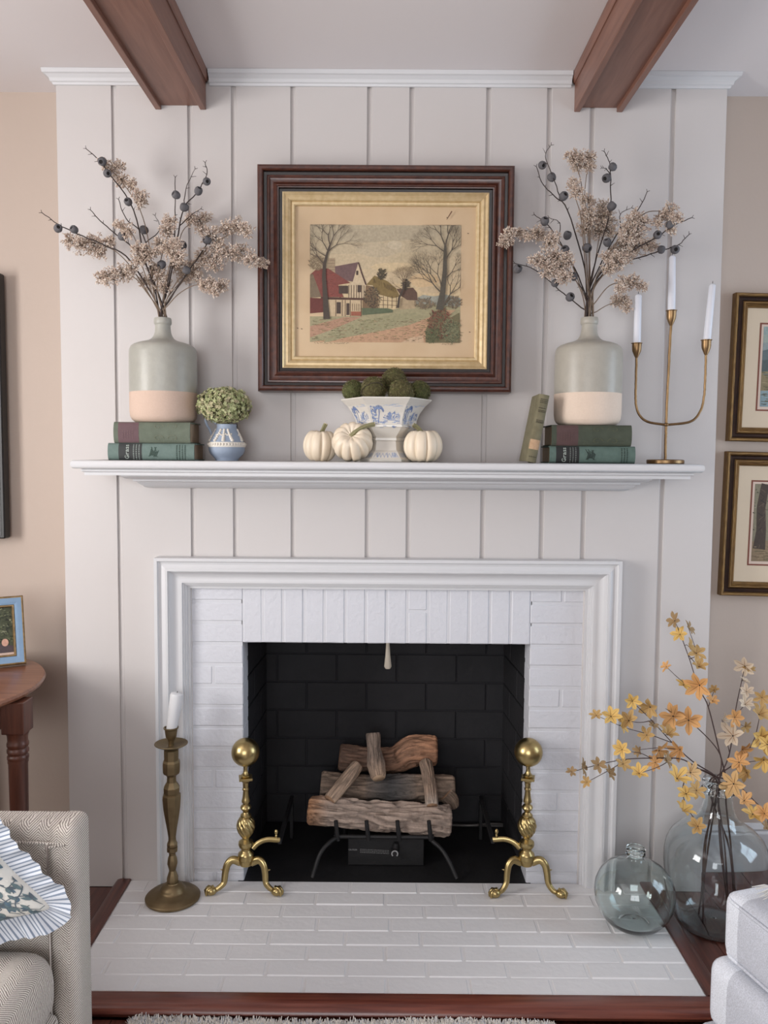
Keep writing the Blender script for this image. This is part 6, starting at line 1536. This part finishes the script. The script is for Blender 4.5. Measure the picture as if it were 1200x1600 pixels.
seat = thing('striped_seat', 'light grey striped upholstered seat with a boxed cushion, beside the hearth', 'seat', (oc.x, oc.y, ZF), None, rot)
# local: +x away from the hearth centre, -y towards the room
b = MB(); soft_box(b, .0, .62, -.66, .0, .315-ZF, ZO-ZF, .026, 4, puff=.012); b.build('seat_cushion', ST, seat, local=True, smooth=60)
for zz_ in (ZO-ZF-.014, .315-ZF+.012):
    b = MB(); P = [Vector((.003, -.64, zz_)), Vector((-.004, -.33, zz_)), Vector((.0, -.06, zz_)), Vector((.004, -.025, zz_)), Vector((.012, -.012, zz_)), Vector((.026, -.004, zz_)), Vector((.06, -.001, zz_)), Vector((.3, .005, zz_)), Vector((.6, -.002, zz_))]
    b.tube(smoothpath(P, 6), .0035, 8); b.build('piping', ST, seat, local=True, smooth=60)
b = MB(); soft_box(b, -.022, .64, -.68, .016, .16-ZF, .312-ZF, .030, 4, puff=.008); b.build('seat_base', ST, seat, local=True, smooth=60)
b = MB(); soft_box(b, -.030, .645, -.69, .02, .035, .158-ZF, .012, 3); b.build('skirt', ST, seat, local=True, smooth=60)
for x in (.03, .58):
    for y in (-.62, -.05):
        b = MB(); b.lathe([(.016, .0), (.02, .02), (.022, .037)], 12, c=(x, y, 0)); b.build('foot', WOODL, seat, local=True, smooth=50)
Mr = Matrix.Translation(seat.location) @ Matrix.Rotation(rot, 4, 'Z')
tw = thing('fringed_throw', 'cream throw with a shaggy fringe folded over the striped seat', 'throw', Mr @ Vector((.3, -.25, ZO-ZF+.01)))
THR = mat('cream_wool', (226, 224, 220), .95, bump=(200, .5)); rg = random.Random(77)
b = MB(); N = 14
vs = [Mr @ Vector((.088+.5*i/N, -.50+.455*j/N, ZO-ZF+.010+.004*math.sin(i*1.3+j)+.004)) for i in range(N+1) for j in range(N+1)]
vs2 = [p-Vector((0, 0, .008)) for p in vs]; k_ = len(vs)
b.add(vs+vs2, [(i*(N+1)+j, (i+1)*(N+1)+j, (i+1)*(N+1)+j+1, i*(N+1)+j+1) for i in range(N) for j in range(N)]+[(k_+i*(N+1)+j, k_+i*(N+1)+j+1, k_+(i+1)*(N+1)+j+1, k_+(i+1)*(N+1)+j) for i in range(N) for j in range(N)])
b.build('throw_cloth', THR, tw, smooth=70)
b = MB()
for q in range(170):
    y = -.50+.455*rg.random(); p = Mr @ Vector((.091, y, ZO-ZF+.014)); d = Mr.to_3x3() @ Vector((-.05*rg.uniform(.6, 1.2), rg.uniform(-.02, .02), rg.uniform(-.004, .008)))
    b.tube([p, p+d*.5+Vector((0, 0, .006)), p+d], [.0016, .0015, .0008], 5, caps=False)
b.build('fringe', THR, tw, kind='stuff', smooth=80)

# ================================================================== rug at the hearth edge
RUG = mat('cream_rug_ground', (216, 211, 204), .95, var=(12, 2, 4), col2=(150, 156, 168), bump=(120, .6))
t = thing('shag_rug', 'cream shaggy rug with faint blue on the floor in front of the hearth trim', 'rug', (0, -1.3, ZF))
re = atz(400, 1592, ZF+.012).y
b = MB(); b.box(-.62, .42, -2.4, re-.004, ZF+.0004, ZF+.008); b.build('rug_base', RUG, t)
b = MB(); RC = [(238, 231, 222), (244, 238, 230), (224, 216, 208), (204, 206, 212), (240, 232, 222)]
for q in range(9000):
    x = rg.uniform(-.62, .42); y = re-abs(rg.gauss(0, .06))-.002+.005*math.sin(x*9); p = Vector((x, y, ZF+.007)); d = Vector((rg.gauss(0, .004), rg.gauss(.001, .004), rg.uniform(.007, .013)))
    s = Vector((.0012, 0, 0)); b.add([p-s, p+s, p+d+s*.6, p+d-s*.6], [(0, 1, 2, 3)], 0, None, rg.choice(RC))
b.build('rug_pile', SEED, t, kind='stuff', fixn=False)
